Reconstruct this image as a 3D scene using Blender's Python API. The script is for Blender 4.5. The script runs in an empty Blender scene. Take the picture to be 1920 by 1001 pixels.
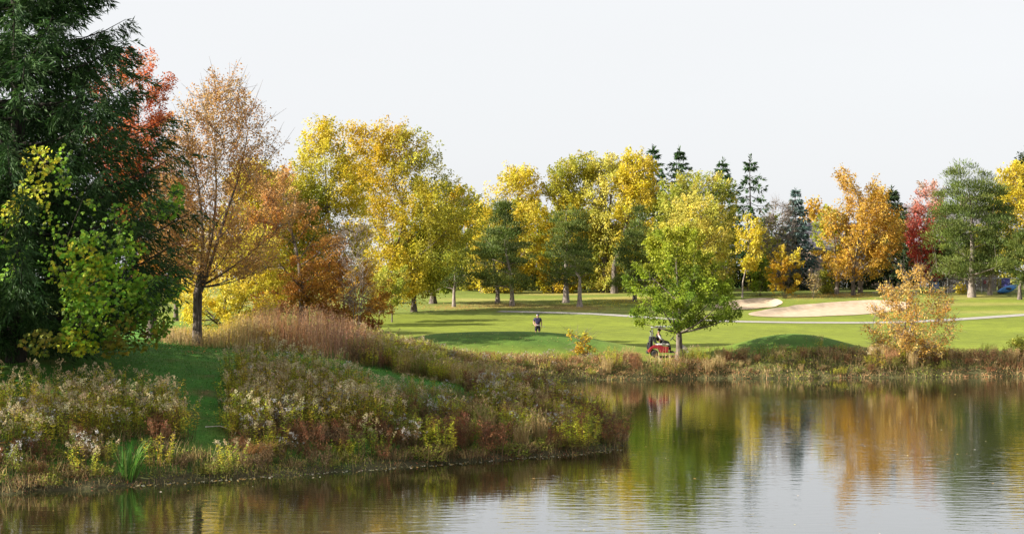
import bpy, bmesh, math, random
import numpy as np
from mathutils import Vector, Matrix
random.seed(5)
rng = np.random.default_rng(11)
SC = bpy.context.scene
COL = SC.collection
F, HX, HY, EYE = 2933.0, 960.0, 520.0, 6.0      # focal length in photo pixels, horizon point, eye height over the water

# ---------------------------------------------------------------- camera, sky, sun, exposure
cam = bpy.data.objects.new('camera', bpy.data.cameras.new('camera'))
COL.objects.link(cam)
cam.location = (0, 0, EYE)
cam.rotation_euler = (math.radians(90), 0, 0)
cam.data.sensor_width = 36.0
cam.data.lens = 36.0 * F / 1920
cam.data.shift_y = (HY - 500.5) / 1920
cam.data.clip_start, cam.data.clip_end = 0.5, 5000
SC.camera = cam
SUN_EL, SUN_AZ = math.radians(25), math.radians(-14)   # elevation; angle behind the picture plane (negative: in front of it), from the left
w = bpy.data.worlds.new('World'); SC.world = w; w.use_nodes = True
nt = w.node_tree; nt.nodes.clear()
def wn(t, **k):
    n = nt.nodes.new(t)
    for a, b in k.items(): setattr(n, a, b)
    return n
sky = wn('ShaderNodeTexSky', sky_type='NISHITA', sun_disc=False, sun_elevation=SUN_EL, sun_rotation=-(math.pi/2 - SUN_AZ), air_density=1.0, dust_density=3.0, ozone_density=1.0)
hs = wn('ShaderNodeHueSaturation'); hs.inputs['Saturation'].default_value = 0.25
veil = wn('ShaderNodeMix', data_type='RGBA'); veil.inputs[7].default_value = (2.86, 2.91, 2.98, 1)
tc = wn('ShaderNodeTexCoord'); mp = wn('ShaderNodeMapping'); mp.inputs['Scale'].default_value = (1.2, 1.2, 5)
nz = wn('ShaderNodeTexNoise'); nz.inputs['Scale'].default_value = 2.2; nz.inputs['Detail'].default_value = 5
mr = wn('ShaderNodeMapRange'); mr.inputs[1].default_value = .3; mr.inputs[2].default_value = .7; mr.inputs[3].default_value = .84; mr.inputs[4].default_value = .97
bg = wn('ShaderNodeBackground'); bg.inputs['Strength'].default_value = 0.1
wo = wn('ShaderNodeOutputWorld')
L = nt.links.new
L(sky.outputs[0], hs.inputs['Color']); L(tc.outputs['Generated'], mp.inputs[0]); L(mp.outputs[0], nz.inputs['Vector'])
L(nz.outputs[0], mr.inputs[0]); L(mr.outputs[0], veil.inputs[0]); L(hs.outputs[0], veil.inputs[6]); L(veil.outputs[2], bg.inputs[0]); L(bg.outputs[0], wo.inputs[0])
sun = bpy.data.objects.new('sun', bpy.data.lights.new('sun', 'SUN')); COL.objects.link(sun)
sun.data.energy = 5.0; sun.data.angle = math.radians(0.6); sun.data.color = (1.0, 0.92, 0.79)
SV = Vector((-math.cos(SUN_EL)*math.cos(SUN_AZ), math.cos(SUN_EL)*math.sin(SUN_AZ), math.sin(SUN_EL)))
sun.rotation_euler = SV.to_track_quat('Z', 'Y').to_euler()
SC.view_settings.view_transform = 'Standard'; SC.view_settings.look = 'None'
SC.view_settings.exposure = 1.65; SC.view_settings.gamma = 1.0; SC.view_settings.use_curve_mapping = False

# ---------------------------------------------------------------- helpers
def tag(o, label=None, cat=None, group=None, kind=None):
    if label: o['label'] = label
    if cat: o['category'] = cat
    if group: o['group'] = group
    if kind: o['kind'] = kind
    return o
def link(o, parent=None):
    COL.objects.link(o)
    if parent: o.parent = parent
    return o
def empty(name, loc, label, cat, group=None, rz=0):
    o = bpy.data.objects.new(name, None); link(o); o.location = loc; o.rotation_euler[2] = rz
    o.empty_display_size = .2
    return tag(o, label, cat, group)
def px3(px, py, D):
    return np.array(((px-HX)/F*D, D, EYE-(py-HY)/F*D))
class Geo:
    """collects arrays of vertices, faces and colours; build() links them as one mesh object"""
    def __init__(s): s.V, s.Fc, s.C, s.n = [], [], [], 0
    def add(s, V, Fs, C):
        V = np.asarray(V, float).reshape(-1, 3)
        C = np.asarray(C, float)
        if C.ndim == 1: C = np.tile(C, (len(V), 1))
        s.V.append(V); s.C.append(C)
        for f in (Fs if isinstance(Fs, list) else [Fs]): s.Fc.append(np.asarray(f, np.int64)+s.n)
        s.n += len(V)
        return s
    def mesh(s, name, mat, smooth=False):
        V = np.concatenate(s.V); C = np.concatenate(s.C)
        me = bpy.data.meshes.new(name)
        me.vertices.add(len(V)); me.vertices.foreach_set('co', V.astype(np.float32).ravel())
        idx = np.concatenate([f.ravel() for f in s.Fc])
        sizes = np.concatenate([np.full(len(f), f.shape[1]) for f in s.Fc])
        st = np.concatenate(([0], np.cumsum(sizes)[:-1]))
        me.loops.add(len(idx)); me.loops.foreach_set('vertex_index', idx.astype(np.int32))
        me.polygons.add(len(sizes)); me.polygons.foreach_set('loop_start', st.astype(np.int32))
        if smooth: me.polygons.foreach_set('use_smooth', np.ones(len(sizes), bool))
        a = me.attributes.new('Col', 'FLOAT_COLOR', 'POINT')
        a.data.foreach_set('color', np.concatenate((C, np.ones((len(C), 1))), 1).astype(np.float32).ravel())
        me.materials.append(mat); me.update(calc_edges=True); me.validate()
        return me
    def build(s, name, mat, parent=None, smooth=False):
        return link(bpy.data.objects.new(name, s.mesh(name, mat, smooth)), parent)
def unit(v): return v/np.maximum(np.linalg.norm(v, axis=-1, keepdims=True), 1e-9)
def wobble(p, freq, seed):
    """smooth 3-D noise, about -1..1, from a few random waves"""
    r = np.random.default_rng(seed); k = r.normal(0, freq, (7, p.shape[-1])); ph = r.uniform(0, 6.28, 7)
    return np.sin(p @ k.T + ph).sum(-1)/3.2
def add_leaves(g, P, A, N, Ls, Ws, C, fold=.18):
    """one folded kite per leaf: base P, axis A, normal N"""
    A = unit(A); S = unit(np.cross(A, N)); N = np.cross(S, A); n = len(P)
    Ls = np.broadcast_to(Ls, n)[:, None]; Ws = np.broadcast_to(Ws, n)[:, None]
    up = N*Ws*fold
    V = np.stack((P, P+A*Ls*.42+S*Ws*.5+up, P+A*Ls, P+A*Ls*.42-S*Ws*.5+up), 1).reshape(-1, 3)
    b = np.arange(n)[:, None]*4
    g.add(V, [b+np.array([[0, 1, 2]]), b+np.array([[0, 2, 3]])], np.repeat(C, 4, 0))
def add_tube(g, pts, rad, sides, C):
    pts = np.asarray(pts, float); k = len(pts); rad = np.broadcast_to(rad, k)
    t = unit(np.gradient(pts, axis=0)); ref = np.array((0.31, 0.95, .05)) if abs(t[0][2]) > .5 else np.array((0, 0, 1.))
    a = unit(np.cross(t, ref)); b = np.cross(t, a); th = np.arange(sides)/sides*6.2832
    V = (pts[:, None]+rad[:, None, None]*(np.cos(th)[None, :, None]*a[:, None]+np.sin(th)[None, :, None]*b[:, None])).reshape(-1, 3)
    i = np.arange(k-1)[:, None]*sides; j = np.arange(sides)[None]; j2 = (j+1) % sides
    g.add(V, np.stack((i+j, i+j2, i+sides+j2, i+sides+j), -1).reshape(-1, 4), C)
def add_twigs(g, A, B, ra, rb, C):
    """three-sided tapered sticks from A to B"""
    n = len(A); t = unit(B-A); a = unit(np.cross(t, np.array((.3, .5, .81)))); b = np.cross(t, a)
    ra = np.broadcast_to(ra, n)[:, None]; rb = np.broadcast_to(rb, n)[:, None]; vs = []
    for e, r in ((A, ra), (B, rb)):
        for k in range(3): vs.append(e+r*(math.cos(k*2.094)*a+math.sin(k*2.094)*b))
    o = np.arange(n)[:, None]*6
    g.add(np.stack(vs, 1).reshape(-1, 3), [o+np.array([[k, (k+1) % 3, (k+1) % 3+3, k+3]]) for k in range(3)], C)
def add_blades(g, P, Dr, h, bend, w, C):
    """grass blades: base P, horizontal lean direction Dr, height h, bend = horizontal travel / height"""
    n = len(P); S = np.stack((-Dr[:, 1], Dr[:, 0], np.zeros(n)), 1)
    h = np.broadcast_to(h, n)[:, None]; bend = np.broadcast_to(bend, n)[:, None]; w = np.broadcast_to(w, n)[:, None]
    rot = rng.uniform(-.9, .9, (n, 1)); S = S*np.cos(rot)+np.concatenate((Dr[:, :2], np.zeros((n, 1))), 1)*np.sin(rot)
    V = []
    for t, ww in ((0, .8), (.4, 1), (.75, .7)):
        c = P+Dr*h*bend*t**1.8+np.array((0, 0, 1.))*h*t*(1-.25*bend*t)
        V += [c-S*w*ww*.5, c+S*w*ww*.5]
    V.append(P+Dr*h*bend+np.array((0, 0, 1.))*h*(1-.25*bend))
    o = np.arange(n)[:, None]*7
    g.add(np.stack(V, 1).reshape(-1, 3), [o+np.array([[0, 1, 3, 2]]), o+np.array([[2, 3, 5, 4]]), o+np.array([[4, 5, 6]])], np.repeat(C, 7, 0))
def pick(pal, n, jit=.12):
    pal = np.asarray(pal, float); c = pal[rng.integers(0, len(pal), n)]
    return np.clip(c*(1+rng.normal(0, jit, (n, 1)))*(1+rng.normal(0, jit*.35, (n, 3))), .004, .95)

# ---------------------------------------------------------------- materials
def new_mat(name):
    m = bpy.data.materials.new(name); m.use_nodes = True
    t = m.node_tree; b = t.nodes['Principled BSDF']; o = t.nodes['Material Output']
    return m, t, b, o
def leaf_mat(name, trans=.42, rough=.6, boost=1.25, warm=(1.0, 1.0, .8)):
    m, t, b, o = new_mat(name)
    a = t.nodes.new('ShaderNodeAttribute'); a.attribute_name = 'Col'
    b.inputs['Roughness'].default_value = rough; b.inputs['Specular IOR Level'].default_value = .25
    tr = t.nodes.new('ShaderNodeBsdfTranslucent'); mx = t.nodes.new('ShaderNodeMixShader'); mx.inputs[0].default_value = trans
    vm = t.nodes.new('ShaderNodeVectorMath'); vm.operation = 'MULTIPLY'; vm.inputs[1].default_value = [boost*x for x in warm]
    t.links.new(a.outputs[0], b.inputs['Base Color']); t.links.new(a.outputs[0], vm.inputs[0]); t.links.new(vm.outputs[0], tr.inputs[0])
    t.links.new(b.outputs[0], mx.inputs[1]); t.links.new(tr.outputs[0], mx.inputs[2]); t.links.new(mx.outputs[0], o.inputs[0])
    return m
def noise_mat(name, c1, c2, scale, rough=.9, bump=.3, stretch=(1, 1, 1), detail=5, metal=0, spec=.3):
    m, t, b, o = new_mat(name)
    tc = t.nodes.new('ShaderNodeTexCoord'); mp = t.nodes.new('ShaderNodeMapping'); mp.inputs['Scale'].default_value = stretch
    n = t.nodes.new('ShaderNodeTexNoise'); n.inputs['Scale'].default_value = scale; n.inputs['Detail'].default_value = detail
    r = t.nodes.new('ShaderNodeValToRGB'); r.color_ramp.elements[0].color = (*c1, 1); r.color_ramp.elements[1].color = (*c2, 1)
    r.color_ramp.elements[0].position = .35; r.color_ramp.elements[1].position = .68
    bp = t.nodes.new('ShaderNodeBump'); bp.inputs['Strength'].default_value = bump; bp.inputs['Distance'].default_value = .03
    l = t.links.new
    l(tc.outputs['Object'], mp.inputs[0]); l(mp.outputs[0], n.inputs['Vector']); l(n.outputs[0], r.inputs[0]); l(r.outputs[0], b.inputs['Base Color'])
    l(n.outputs[0], bp.inputs['Height']); l(bp.outputs[0], b.inputs['Normal'])
    b.inputs['Roughness'].default_value = rough; b.inputs['Metallic'].default_value = metal; b.inputs['Specular IOR Level'].default_value = spec
    return m
LEAF = leaf_mat('leaf')
NEEDLE = leaf_mat('needle', .22, .65, 1.2)
BLADE = leaf_mat('blade', .35, .7, 1.2)
PLUME = leaf_mat('plume', .35, .85, 1.0, (1, 1, .95))
BARK = noise_mat('bark', (.05, .04, .032), (.17, .14, .115), 9, .95, .8, (1, 1, .25))
PALEBARK = noise_mat('pale_bark', (.13, .105, .09), (.30, .255, .22), 7, .95, .8, (1, 1, .3))
TWIG = noise_mat('twig_bark', (.09, .07, .06), (.22, .18, .15), 5, .95, .3)
# ---------------------------------------------------------------- terrain
def shore_dist(x, y):
    """signed distance to the shoreline, land positive"""
    P = np.stack((x, y), -1)
    d = np.full(x.shape, 1e9)
    for a, b in zip(SHORE[:-1], SHORE[1:]):
        ab = b-a; t = np.clip(((P-a) @ ab)/(ab @ ab), 0, 1)
        d = np.minimum(d, np.linalg.norm(P-(a+t[..., None]*ab), axis=-1))
    ins = np.zeros(x.shape, bool); poly = np.concatenate((SHORE, np.array([(1500., 1500), (-1500, 1500)])))
    for a, b in zip(poly, np.roll(poly, -1, 0)):
        c = (a[1] > y) != (b[1] > y)
        ins ^= c & (x < (b[0]-a[0])*(y-a[1])/((b[1]-a[1]) if b[1] != a[1] else 1e-9)+a[0])
    back = np.minimum(-4-y, 60)                                # the bank the photographer stands on
    s = np.where(ins, d, -d)
    s = np.maximum(s, back)
    return s+.22*wobble(P, 1.6, 3)+.12*wobble(P, 4.2, 4)
SHORE = np.array([(-1500., 30), (-60, 41), (-25, 43), (-14.2, 43.4), (-11.6, 44.9), (-8.9, 46.3), (-5.9, 48.2), (-2.7, 50), (-.2, 51.8), (2.2, 53.3),
    (3.7, 54.8), (4.0, 57), (3.4, 61), (1.2, 68), (-1.5, 77), (-2.5, 85), (-.5, 89.5), (4.7, 91.9), (11, 92.8), (17, 93), (31, 95), (50, 98), (80, 104), (300, 140), (1500, 500)])
CP = [(390,830,48.5),(350,740,54),(350,700,57),(300,655,62),(440,680,61),(220,662,60),(60,668,56),(100,800,48),(-200,690,56),(20,850,46.5),(-250,800,48),
    (600,815,52),(600,762,55.5),(610,722,58),(560,690,62),(760,716,64),(820,725,60),(850,790,55),(1000,800,57),(1050,765,61),(1000,748,64),(370,642,66),(600,650,70),(700,660,74),
    (450,640,70),(300,630,74),(100,640,68),(500,612,84),(650,640,84),(300,600,90),(870,690,78),(850,672,88),(950,700,80)]
for D, z in ((93.5, .75), (97, 1.15), (101, 1.28), (106, 1.38), (112, 1.6), (120, 1.95), (128, 2.33), (135, 2.68), (142, 3.02), (150, 3.5), (160, 4.15), (172, 4.6), (190, 4.7)):
    for X in (2, 14, 28, 45, 62): CP.append((X, D, z+(.12 if X > 40 and D > 120 else 0)-(.2 if X < 5 and D > 150 else 0)))
    for X in (-10, -28, -50): CP.append((X, max(D, 100) if D < 100 else D, 1.5+.75*(max(D, 100)-100)/25 if D < 128 else z))
cp = np.array([px3(*c) if c[0] > 75 or c[1] > 200 or c[0] < -60 or (c[2] > 40) else c for c in CP])
_, keep = np.unique(cp[:, :2].round(1), axis=0, return_index=True); cp = cp[keep]
def tps(r): return np.where(r > 0, r*r*np.log(np.maximum(r, 1e-9)), 0)
_K = tps(np.linalg.norm(cp[:, None, :2]-cp[None, :, :2], axis=-1)/30)+np.eye(len(cp))*.03
_P = np.concatenate((np.ones((len(cp), 1)), cp[:, :2]/30), 1)
_A = np.block([[_K, _P], [_P.T, np.zeros((3, 3))]])
_W = np.linalg.solve(_A, np.concatenate((cp[:, 2], np.zeros(3))))
MOUNDS = [(px3(862, 0, 104)[0], 102.6, .95, 3.7, 2.9), (px3(1045, 0, 103)[0], 101.8, .98, 3.4, 2.8), (px3(1490, 0, 99.4)[0], 99.4, 1.2, 3.3, 2.5)]
BUNKERS = []                                                    # (cx, cy, angles, radii, depth), filled once the plain ground is known
def bunker_s(b, x, y):
    cx, cy, an, ra = b[:4]
    a = np.arctan2((y-cy)/b[5], x-cx); r = np.hypot(x-cx, (y-cy)/b[5])
    return r/np.interp(a, an, ra, period=2*math.pi)
def ss(t): t = np.clip(t, 0, 1); return t*t*(3-2*t)
def gz(x, y, parts=True):
    x = np.asarray(x, float); y = np.asarray(y, float)
    xc = np.clip(x, -45, 66); yc = np.clip(y, 44, 185)
    r = np.sqrt((xc[..., None]-cp[:, 0])**2+(yc[..., None]-cp[:, 1])**2)/30
    z = tps(r) @ _W[:len(cp)]+_W[-3]+_W[-2]*xc/30+_W[-1]*yc/30
    z = np.maximum(z, .35)
    z = z+(4.6-z)*ss((y-185)/60)
    z = np.where(y < 20, 4.3, z)
    z = z+.05*wobble(np.stack((x, y), -1), .9, 8)*ss((75-y)/10)
    for mx, my, h, sx, sy in MOUNDS: z = z+h*np.exp(-(np.abs((x-mx)/sx)**2.2+np.abs((y-my)/sy)**2)/1.6)
    d = shore_dist(x, y)
    far = y > 75
    wd = np.where(y < 20, 6., np.where(far, 1.6, 2.0))
    z = np.where(d > 0, .10*ss(d/.25)+(z-.1)*ss(.15+.85*d/wd)*np.clip(d/.3, 0, 1), np.maximum(d*.4, -1.3))
    if parts:
        for b in BUNKERS:
            s = bunker_s(b, x, y); inside = ss((1.0-s)/.28)
            z = z-b[4]*inside*(s < 1)+.16*np.exp(-((s-1.1)/.09)**2)*ss((y-b[1])/2+.3)
    return z
def ground_at(px, py, D0=42., D1=240.):
    """the first point of the ground that the ray through photo pixel (px, py) meets"""
    D = np.linspace(D0, D1, 4000); x = (px-HX)/F*D
    z = gz(x, D, False); ray = EYE-(py-HY)/F*D
    k = np.argmax(z >= ray) if (z >= ray).any() else len(D)-1
    return np.array((x[k], D[k], z[k]))
def ground_D(px, D):
    x = (px-HX)/F*D; return np.array((x, D, float(gz(x, D))))
def outline(pts, D0, sy=1.0):
    g = np.array([ground_at(*p, D0=D0) for p in pts]); c = (g.max(0)+g.min(0))/2
    asp = (g[:, 1].max()-g[:, 1].min())/(g[:, 0].max()-g[:, 0].min())
    a = np.arctan2((g[:, 1]-c[1])/asp, g[:, 0]-c[0]); r = np.hypot(g[:, 0]-c[0], (g[:, 1]-c[1])/asp)
    k = np.argsort(a); a, r = a[k], r[k]
    an = np.linspace(-math.pi, math.pi, 97)[:-1]; rr = np.interp(an, a, r, period=2*math.pi)
    for _ in range(3): rr = (np.roll(rr, 1)+rr*2+np.roll(rr, -1))/4
    return (c[0], c[1], an, rr, .32, asp)
BUNKERS += [outline([(1340,573),(1370,567),(1395,563),(1420,560),(1450,560),(1466,566),(1459,572),(1430,577),(1395,580),(1355,581)], 125),
            outline([(1400,590),(1430,583),(1480,577),(1530,571),(1580,567),(1640,563),(1690,566),(1705,575),(1680,582),(1640,587),(1560,592),(1480,595),(1420,594)], 118)]
def axis(segs):
    o = []
    for a, b, st in segs: o.append(np.arange(a, b, st))
    return np.concatenate(o)
gx = axis([(-1200, -300, 150), (-300, -60, 24), (-60, -30, 2), (-30, 36, .46), (36, 70, 1.2), (70, 300, 23), (300, 1301, 200)])
gy = axis([(-120, -10, 10), (-10, 0, 1), (0, 40, 2), (40, 112, .42), (112, 162, .7), (162, 200, 2), (200, 400, 25), (400, 1501, 220)])
X, Y = np.meshgrid(gx, gy); Z = gz(X, Y); SD = shore_dist(X, Y)
nx, ny = len(gx), len(gy)
i = (np.arange(ny-1)[:, None]*nx+np.arange(nx-1)[None])
quads = np.stack((i, i+1, i+nx+1, i+nx), -1).reshape(-1, 4)
P2 = np.stack((X, Y), -1)
fair = np.array((.134, .160, .011)); rough = np.array((.128, .160, .026)); near = np.array((.040, .165, .018)); mud = np.array((.05, .042, .025)); litter = np.array((.27, .15, .06)); moundc = np.array((.05, .12, .014))
C = np.tile(rough, (ny, nx, 1))
def mixc(C, c, m): return C+(np.array(c)-C)*np.clip(m, 0, 1)[..., None]
edge = 137-.055*(X-10)+1.6*wobble(P2, .12, 20)                   # far edge of the mown fairway
C = mixc(C, fair, ss((edge-Y)/1.5)*ss((Y-90)/3))
ap = ss((X-16)/4)*ss((Y-136)/3)*ss((152+.1*X-Y)/3); C = mixc(C, fair*.92, ap*.8)
C = mixc(C, near, ss((86-Y)/8))
for mx, my, h, sx, sy in MOUNDS: C = mixc(C, moundc, 1.5*np.exp(-((X-mx)/sx/1.25)**2-((Y-my+1)/sy)**2))
C = mixc(C, rough*np.array((.75, .75, .7)), ss((Y-158)/10))
C = C*.74*(1+.16*wobble(P2, .5, 21)[..., None]*ss((Y-60)/30)[..., None]+.1*wobble(P2, 2.2, 22)[..., None])
C = mixc(C, (.075, .105, .02), np.clip(wobble(P2, .8, 26)-.1, 0, 1)*.8*ss((70-Y)/4)); C = mixc(C, (.10, .075, .03), np.clip(wobble(P2, 1.9, 27)-.75, 0, 1)*1.6*ss((70-Y)/4))
dead = np.clip(wobble(P2, .33, 23)-.35, 0, 1)*ss((Y-edge)/2); C = mixc(C, (.26, .21, .07), dead*.9)
for px, py in ((960, 573), (1070, 575), (1087, 577), (933, 570), (850, 575), (1500, 556), (1570, 552), (1600, 553), (1180, 562), (1822, 553)):
    g = ground_at(px, py, 120); C = mixc(C, litter, .5*np.exp(-((X-g[0])/2.6)**2-((Y-g[1]+.6)/3)**2))
C = mixc(C, mud, ss((1.1-SD)/.9)); C = mixc(C, (.075, .07, .03), .7*ss((5-SD)/3)*(np.abs(Y-94) < 6)*(SD < 3.2))
GRASSM, t, b, o = new_mat('turf')
a = t.nodes.new('ShaderNodeAttribute'); a.attribute_name = 'Col'
tcn = t.nodes.new('ShaderNodeTexCoord')
n1 = t.nodes.new('ShaderNodeTexNoise'); n1.inputs['Scale'].default_value = 1.1; n1.inputs['Detail'].default_value = 8; n1.inputs['Roughness'].default_value = .7
n2 = t.nodes.new('ShaderNodeTexNoise'); n2.inputs['Scale'].default_value = 14; n2.inputs['Detail'].default_value = 6
mr = t.nodes.new('ShaderNodeMapRange'); mr.inputs[1].default_value = .25; mr.inputs[2].default_value = .75; mr.inputs[3].default_value = .6; mr.inputs[4].default_value = 1.4
mr2 = t.nodes.new('ShaderNodeMapRange'); mr2.inputs[1].default_value = .3; mr2.inputs[2].default_value = .7; mr2.inputs[3].default_value = .72; mr2.inputs[4].default_value = 1.28
m1 = t.nodes.new('ShaderNodeMath'); m1.operation = 'MULTIPLY'
vm = t.nodes.new('ShaderNodeVectorMath'); vm.operation = 'SCALE'
bp = t.nodes.new('ShaderNodeBump'); bp.inputs['Strength'].default_value = .5; bp.inputs['Distance'].default_value = .04
l = t.links.new
l(tcn.outputs['Object'], n1.inputs['Vector']); l(tcn.outputs['Object'], n2.inputs['Vector']); l(n1.outputs[0], mr.inputs[0]); l(n2.outputs[0], mr2.inputs[0])
l(mr.outputs[0], m1.inputs[0]); l(mr2.outputs[0], m1.inputs[1]); l(a.outputs[0], vm.inputs[0]); l(m1.outputs[0], vm.inputs['Scale']); l(vm.outputs[0], b.inputs['Base Color'])
l(n2.outputs[0], bp.inputs['Height']); l(bp.outputs[0], b.inputs['Normal'])
b.inputs['Roughness'].default_value = .85; b.inputs['Specular IOR Level'].default_value = .15
b.inputs['Sheen Weight'].default_value = .08; b.inputs['Sheen Roughness'].default_value = .5; b.inputs['Sheen Tint'].default_value = (.7, .9, .2, 1)
g = Geo(); g.add(np.stack((X, Y, Z), -1), quads, C.reshape(-1, 3))
tag(g.build('ground', GRASSM, smooth=True), 'rolling golf course lawn and pond banks', kind='structure')

# sand of the two bunkers, cart path
SAND = noise_mat('sand', (.34, .255, .175), (.44, .35, .255), 1.6, .95, .35, detail=8)
for k, bk in enumerate(BUNKERS):
    g = Geo(); rings = np.array([0, .15, .3, .45, .6, .75, .86, .94, .985, 1.0]); an = bk[2]
    x = bk[0]+rings[1:, None]*bk[3][None]*np.cos(an); y = bk[1]+rings[1:, None]*bk[3][None]*np.sin(an)*bk[5]
    x = np.concatenate(([bk[0]], x.ravel())); y = np.concatenate(([bk[1]], y.ravel())); n = len(an)
    V = np.stack((x, y, gz(x, y)+.035), -1); j = np.arange(n); j2 = (j+1) % n
    f3 = np.stack((np.zeros(n, int), 1+j, 1+j2), -1)
    f4 = np.concatenate([np.stack((1+r*n+j, 1+(r+1)*n+j, 1+(r+1)*n+j2, 1+r*n+j2), -1) for r in range(len(rings)-2)])
    g.add(V, [f3, f4], (.6, .5, .35))
    tag(g.build('sand_bunker', SAND, smooth=True), ('smaller upper sand bunker beside the green maple', 'long sand bunker in the slope behind the cart path')[k], kind='structure')
PATHM = noise_mat('path_gravel', (.225, .21, .19), (.30, .285, .265), 3, .95, .2)
pp = np.array([ground_at(*p, D0=112) for p in ((935, 584), (1000, 585.5), (1060, 587), (1120, 589), (1180, 593), (1240, 597.5), (1300, 600.5), (1400, 603.5), (1500, 605), (1620, 605.5), (1700, 604), (1780, 600), (1850, 595.5), (1930, 590), (2050, 584))])
s = np.linspace(0, len(pp)-1, 220); k0 = np.arange(len(pp))
cx, cy = np.interp(s, k0, pp[:, 0]), np.interp(s, k0, pp[:, 1])
for _ in range(12): cy[1:-1] = (cy[:-2]+2*cy[1:-1]+cy[2:])/4
g = Geo(); offs = np.linspace(-.85, .85, 5)
tx, ty = np.gradient(cx), np.gradient(cy); ln = np.hypot(tx, ty); tx, ty = tx/ln, ty/ln
x = cx[:, None]-ty[:, None]*offs; y = cy[:, None]+tx[:, None]*offs
V = np.stack((x, y, gz(x, y)+.03), -1); i = np.arange(219)[:, None]*5+np.arange(4)[None]
g.add(V, np.stack((i, i+1, i+6, i+5), -1).reshape(-1, 4), (.4, .4, .4))
tag(g.build('path', PATHM, smooth=True), 'pale cart path crossing the lawn', kind='structure')

# water
WATER, t, b, o = new_mat('pond_water')
b.inputs['Base Color'].default_value = (.010, .011, .004, 1); b.inputs['Roughness'].default_value = .03; b.inputs['IOR'].default_value = 1.45
tcn = t.nodes.new('ShaderNodeTexCoord'); l = t.links.new
def wave(sc, stretch, det):
    mp = t.nodes.new('ShaderNodeMapping'); mp.inputs['Scale'].default_value = stretch; mp.inputs['Rotation'].default_value = (0, 0, .12)
    n = t.nodes.new('ShaderNodeTexNoise'); n.inputs['Scale'].default_value = sc; n.inputs['Detail'].default_value = det
    l(tcn.outputs['Object'], mp.inputs[0]); l(mp.outputs[0], n.inputs['Vector']); return n
wa = wave(1.0, (1.1, 3.2, 1), 3); wb = wave(.12, (1, .6, 1), 2)
pr = t.nodes.new('ShaderNodeMapRange'); pr.inputs[1].default_value = .35; pr.inputs[2].default_value = .65; pr.inputs[3].default_value = .25; pr.inputs[4].default_value = 1
mm = t.nodes.new('ShaderNodeMath'); mm.operation = 'MULTIPLY'
bp = t.nodes.new('ShaderNodeBump'); bp.inputs['Strength'].default_value = 1; bp.inputs['Distance'].default_value = .010
l(wb.outputs[0], pr.inputs[0]); l(wa.outputs[0], mm.inputs[0]); l(pr.outputs[0], mm.inputs[1]); l(mm.outputs[0], bp.inputs['Height']); l(bp.outputs[0], b.inputs['Normal'])
gl = t.nodes.new('ShaderNodeBsdfGlossy'); gl.inputs['Roughness'].default_value = .03; gl.inputs['Color'].default_value = (.95, .96, .97, 1)
mx = t.nodes.new('ShaderNodeMixShader'); mx.inputs[0].default_value = .33
l(bp.outputs[0], gl.inputs['Normal']); l(b.outputs[0], mx.inputs[1]); l(gl.outputs[0], mx.inputs[2]); l(mx.outputs[0], o.inputs[0])
g = Geo(); g.add([(-400, -20, 0), (400, -20, 0), (400, 170, 0), (-400, 170, 0)], np.array([[0, 1, 2, 3]]), (.1, .1, .1))
tag(g.build('water', WATER), 'still brown green pond water with light ripples', kind='structure')
# ---------------------------------------------------------------- trees
PAL = dict(
    gold=[(.60,.48,.03),(.56,.49,.04),(.62,.44,.03)], peach=[(.64,.41,.10),(.66,.47,.14),(.60,.34,.07)], yellow=[(.70,.57,.04),(.66,.55,.05),(.74,.60,.09)], gold2=[(.62,.43,.035),(.63,.38,.035),(.60,.45,.04)], olive=[(.42,.41,.05),(.54,.48,.05),(.36,.38,.05)],
    yelgreen=[(.40,.42,.06),(.52,.47,.08),(.33,.37,.05)], pale=[(.64,.57,.12),(.56,.53,.10),(.66,.58,.10)], orange=[(.64,.39,.05),(.64,.44,.08),(.58,.32,.04)], tan=[(.60,.35,.13),(.54,.28,.09),(.63,.41,.18)],
    rust=[(.50,.24,.045),(.54,.29,.05),(.42,.18,.045)], red=[(.70,.11,.09),(.72,.18,.12),(.60,.08,.06)], orangered=[(.60,.17,.06),(.62,.24,.08),(.48,.12,.05)],
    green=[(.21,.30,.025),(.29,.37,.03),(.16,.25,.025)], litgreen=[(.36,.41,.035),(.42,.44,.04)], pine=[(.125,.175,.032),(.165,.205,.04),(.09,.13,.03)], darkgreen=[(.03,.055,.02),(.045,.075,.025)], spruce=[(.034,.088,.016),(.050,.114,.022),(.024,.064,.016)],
    blue=[(.10,.17,.16),(.14,.21,.20)], grey=[(.26,.22,.19),(.20,.17,.15)], pink=[(.66,.32,.26),(.58,.4,.32)], amber=[(.66,.42,.09),(.66,.47,.13),(.60,.34,.06)], beige=[(.5,.38,.16),(.42,.34,.16)])
for k_ in PAL:
    PAL[k_] = [tuple(.74*v for v in c_) for c_ in PAL[k_]]
def envelope(out, D):
    o = np.array(sorted(out), float)                           # rows: photo y, left x, right x
    z = EYE-(o[:, 0]-HY)/F*D; c = ((o[:, 1]+o[:, 2])/2-HX)/F*D; r = (o[:, 2]-o[:, 1])/2/F*D
    k = np.argsort(z); return z[k], c[k], r[k]
TREES = {}
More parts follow.
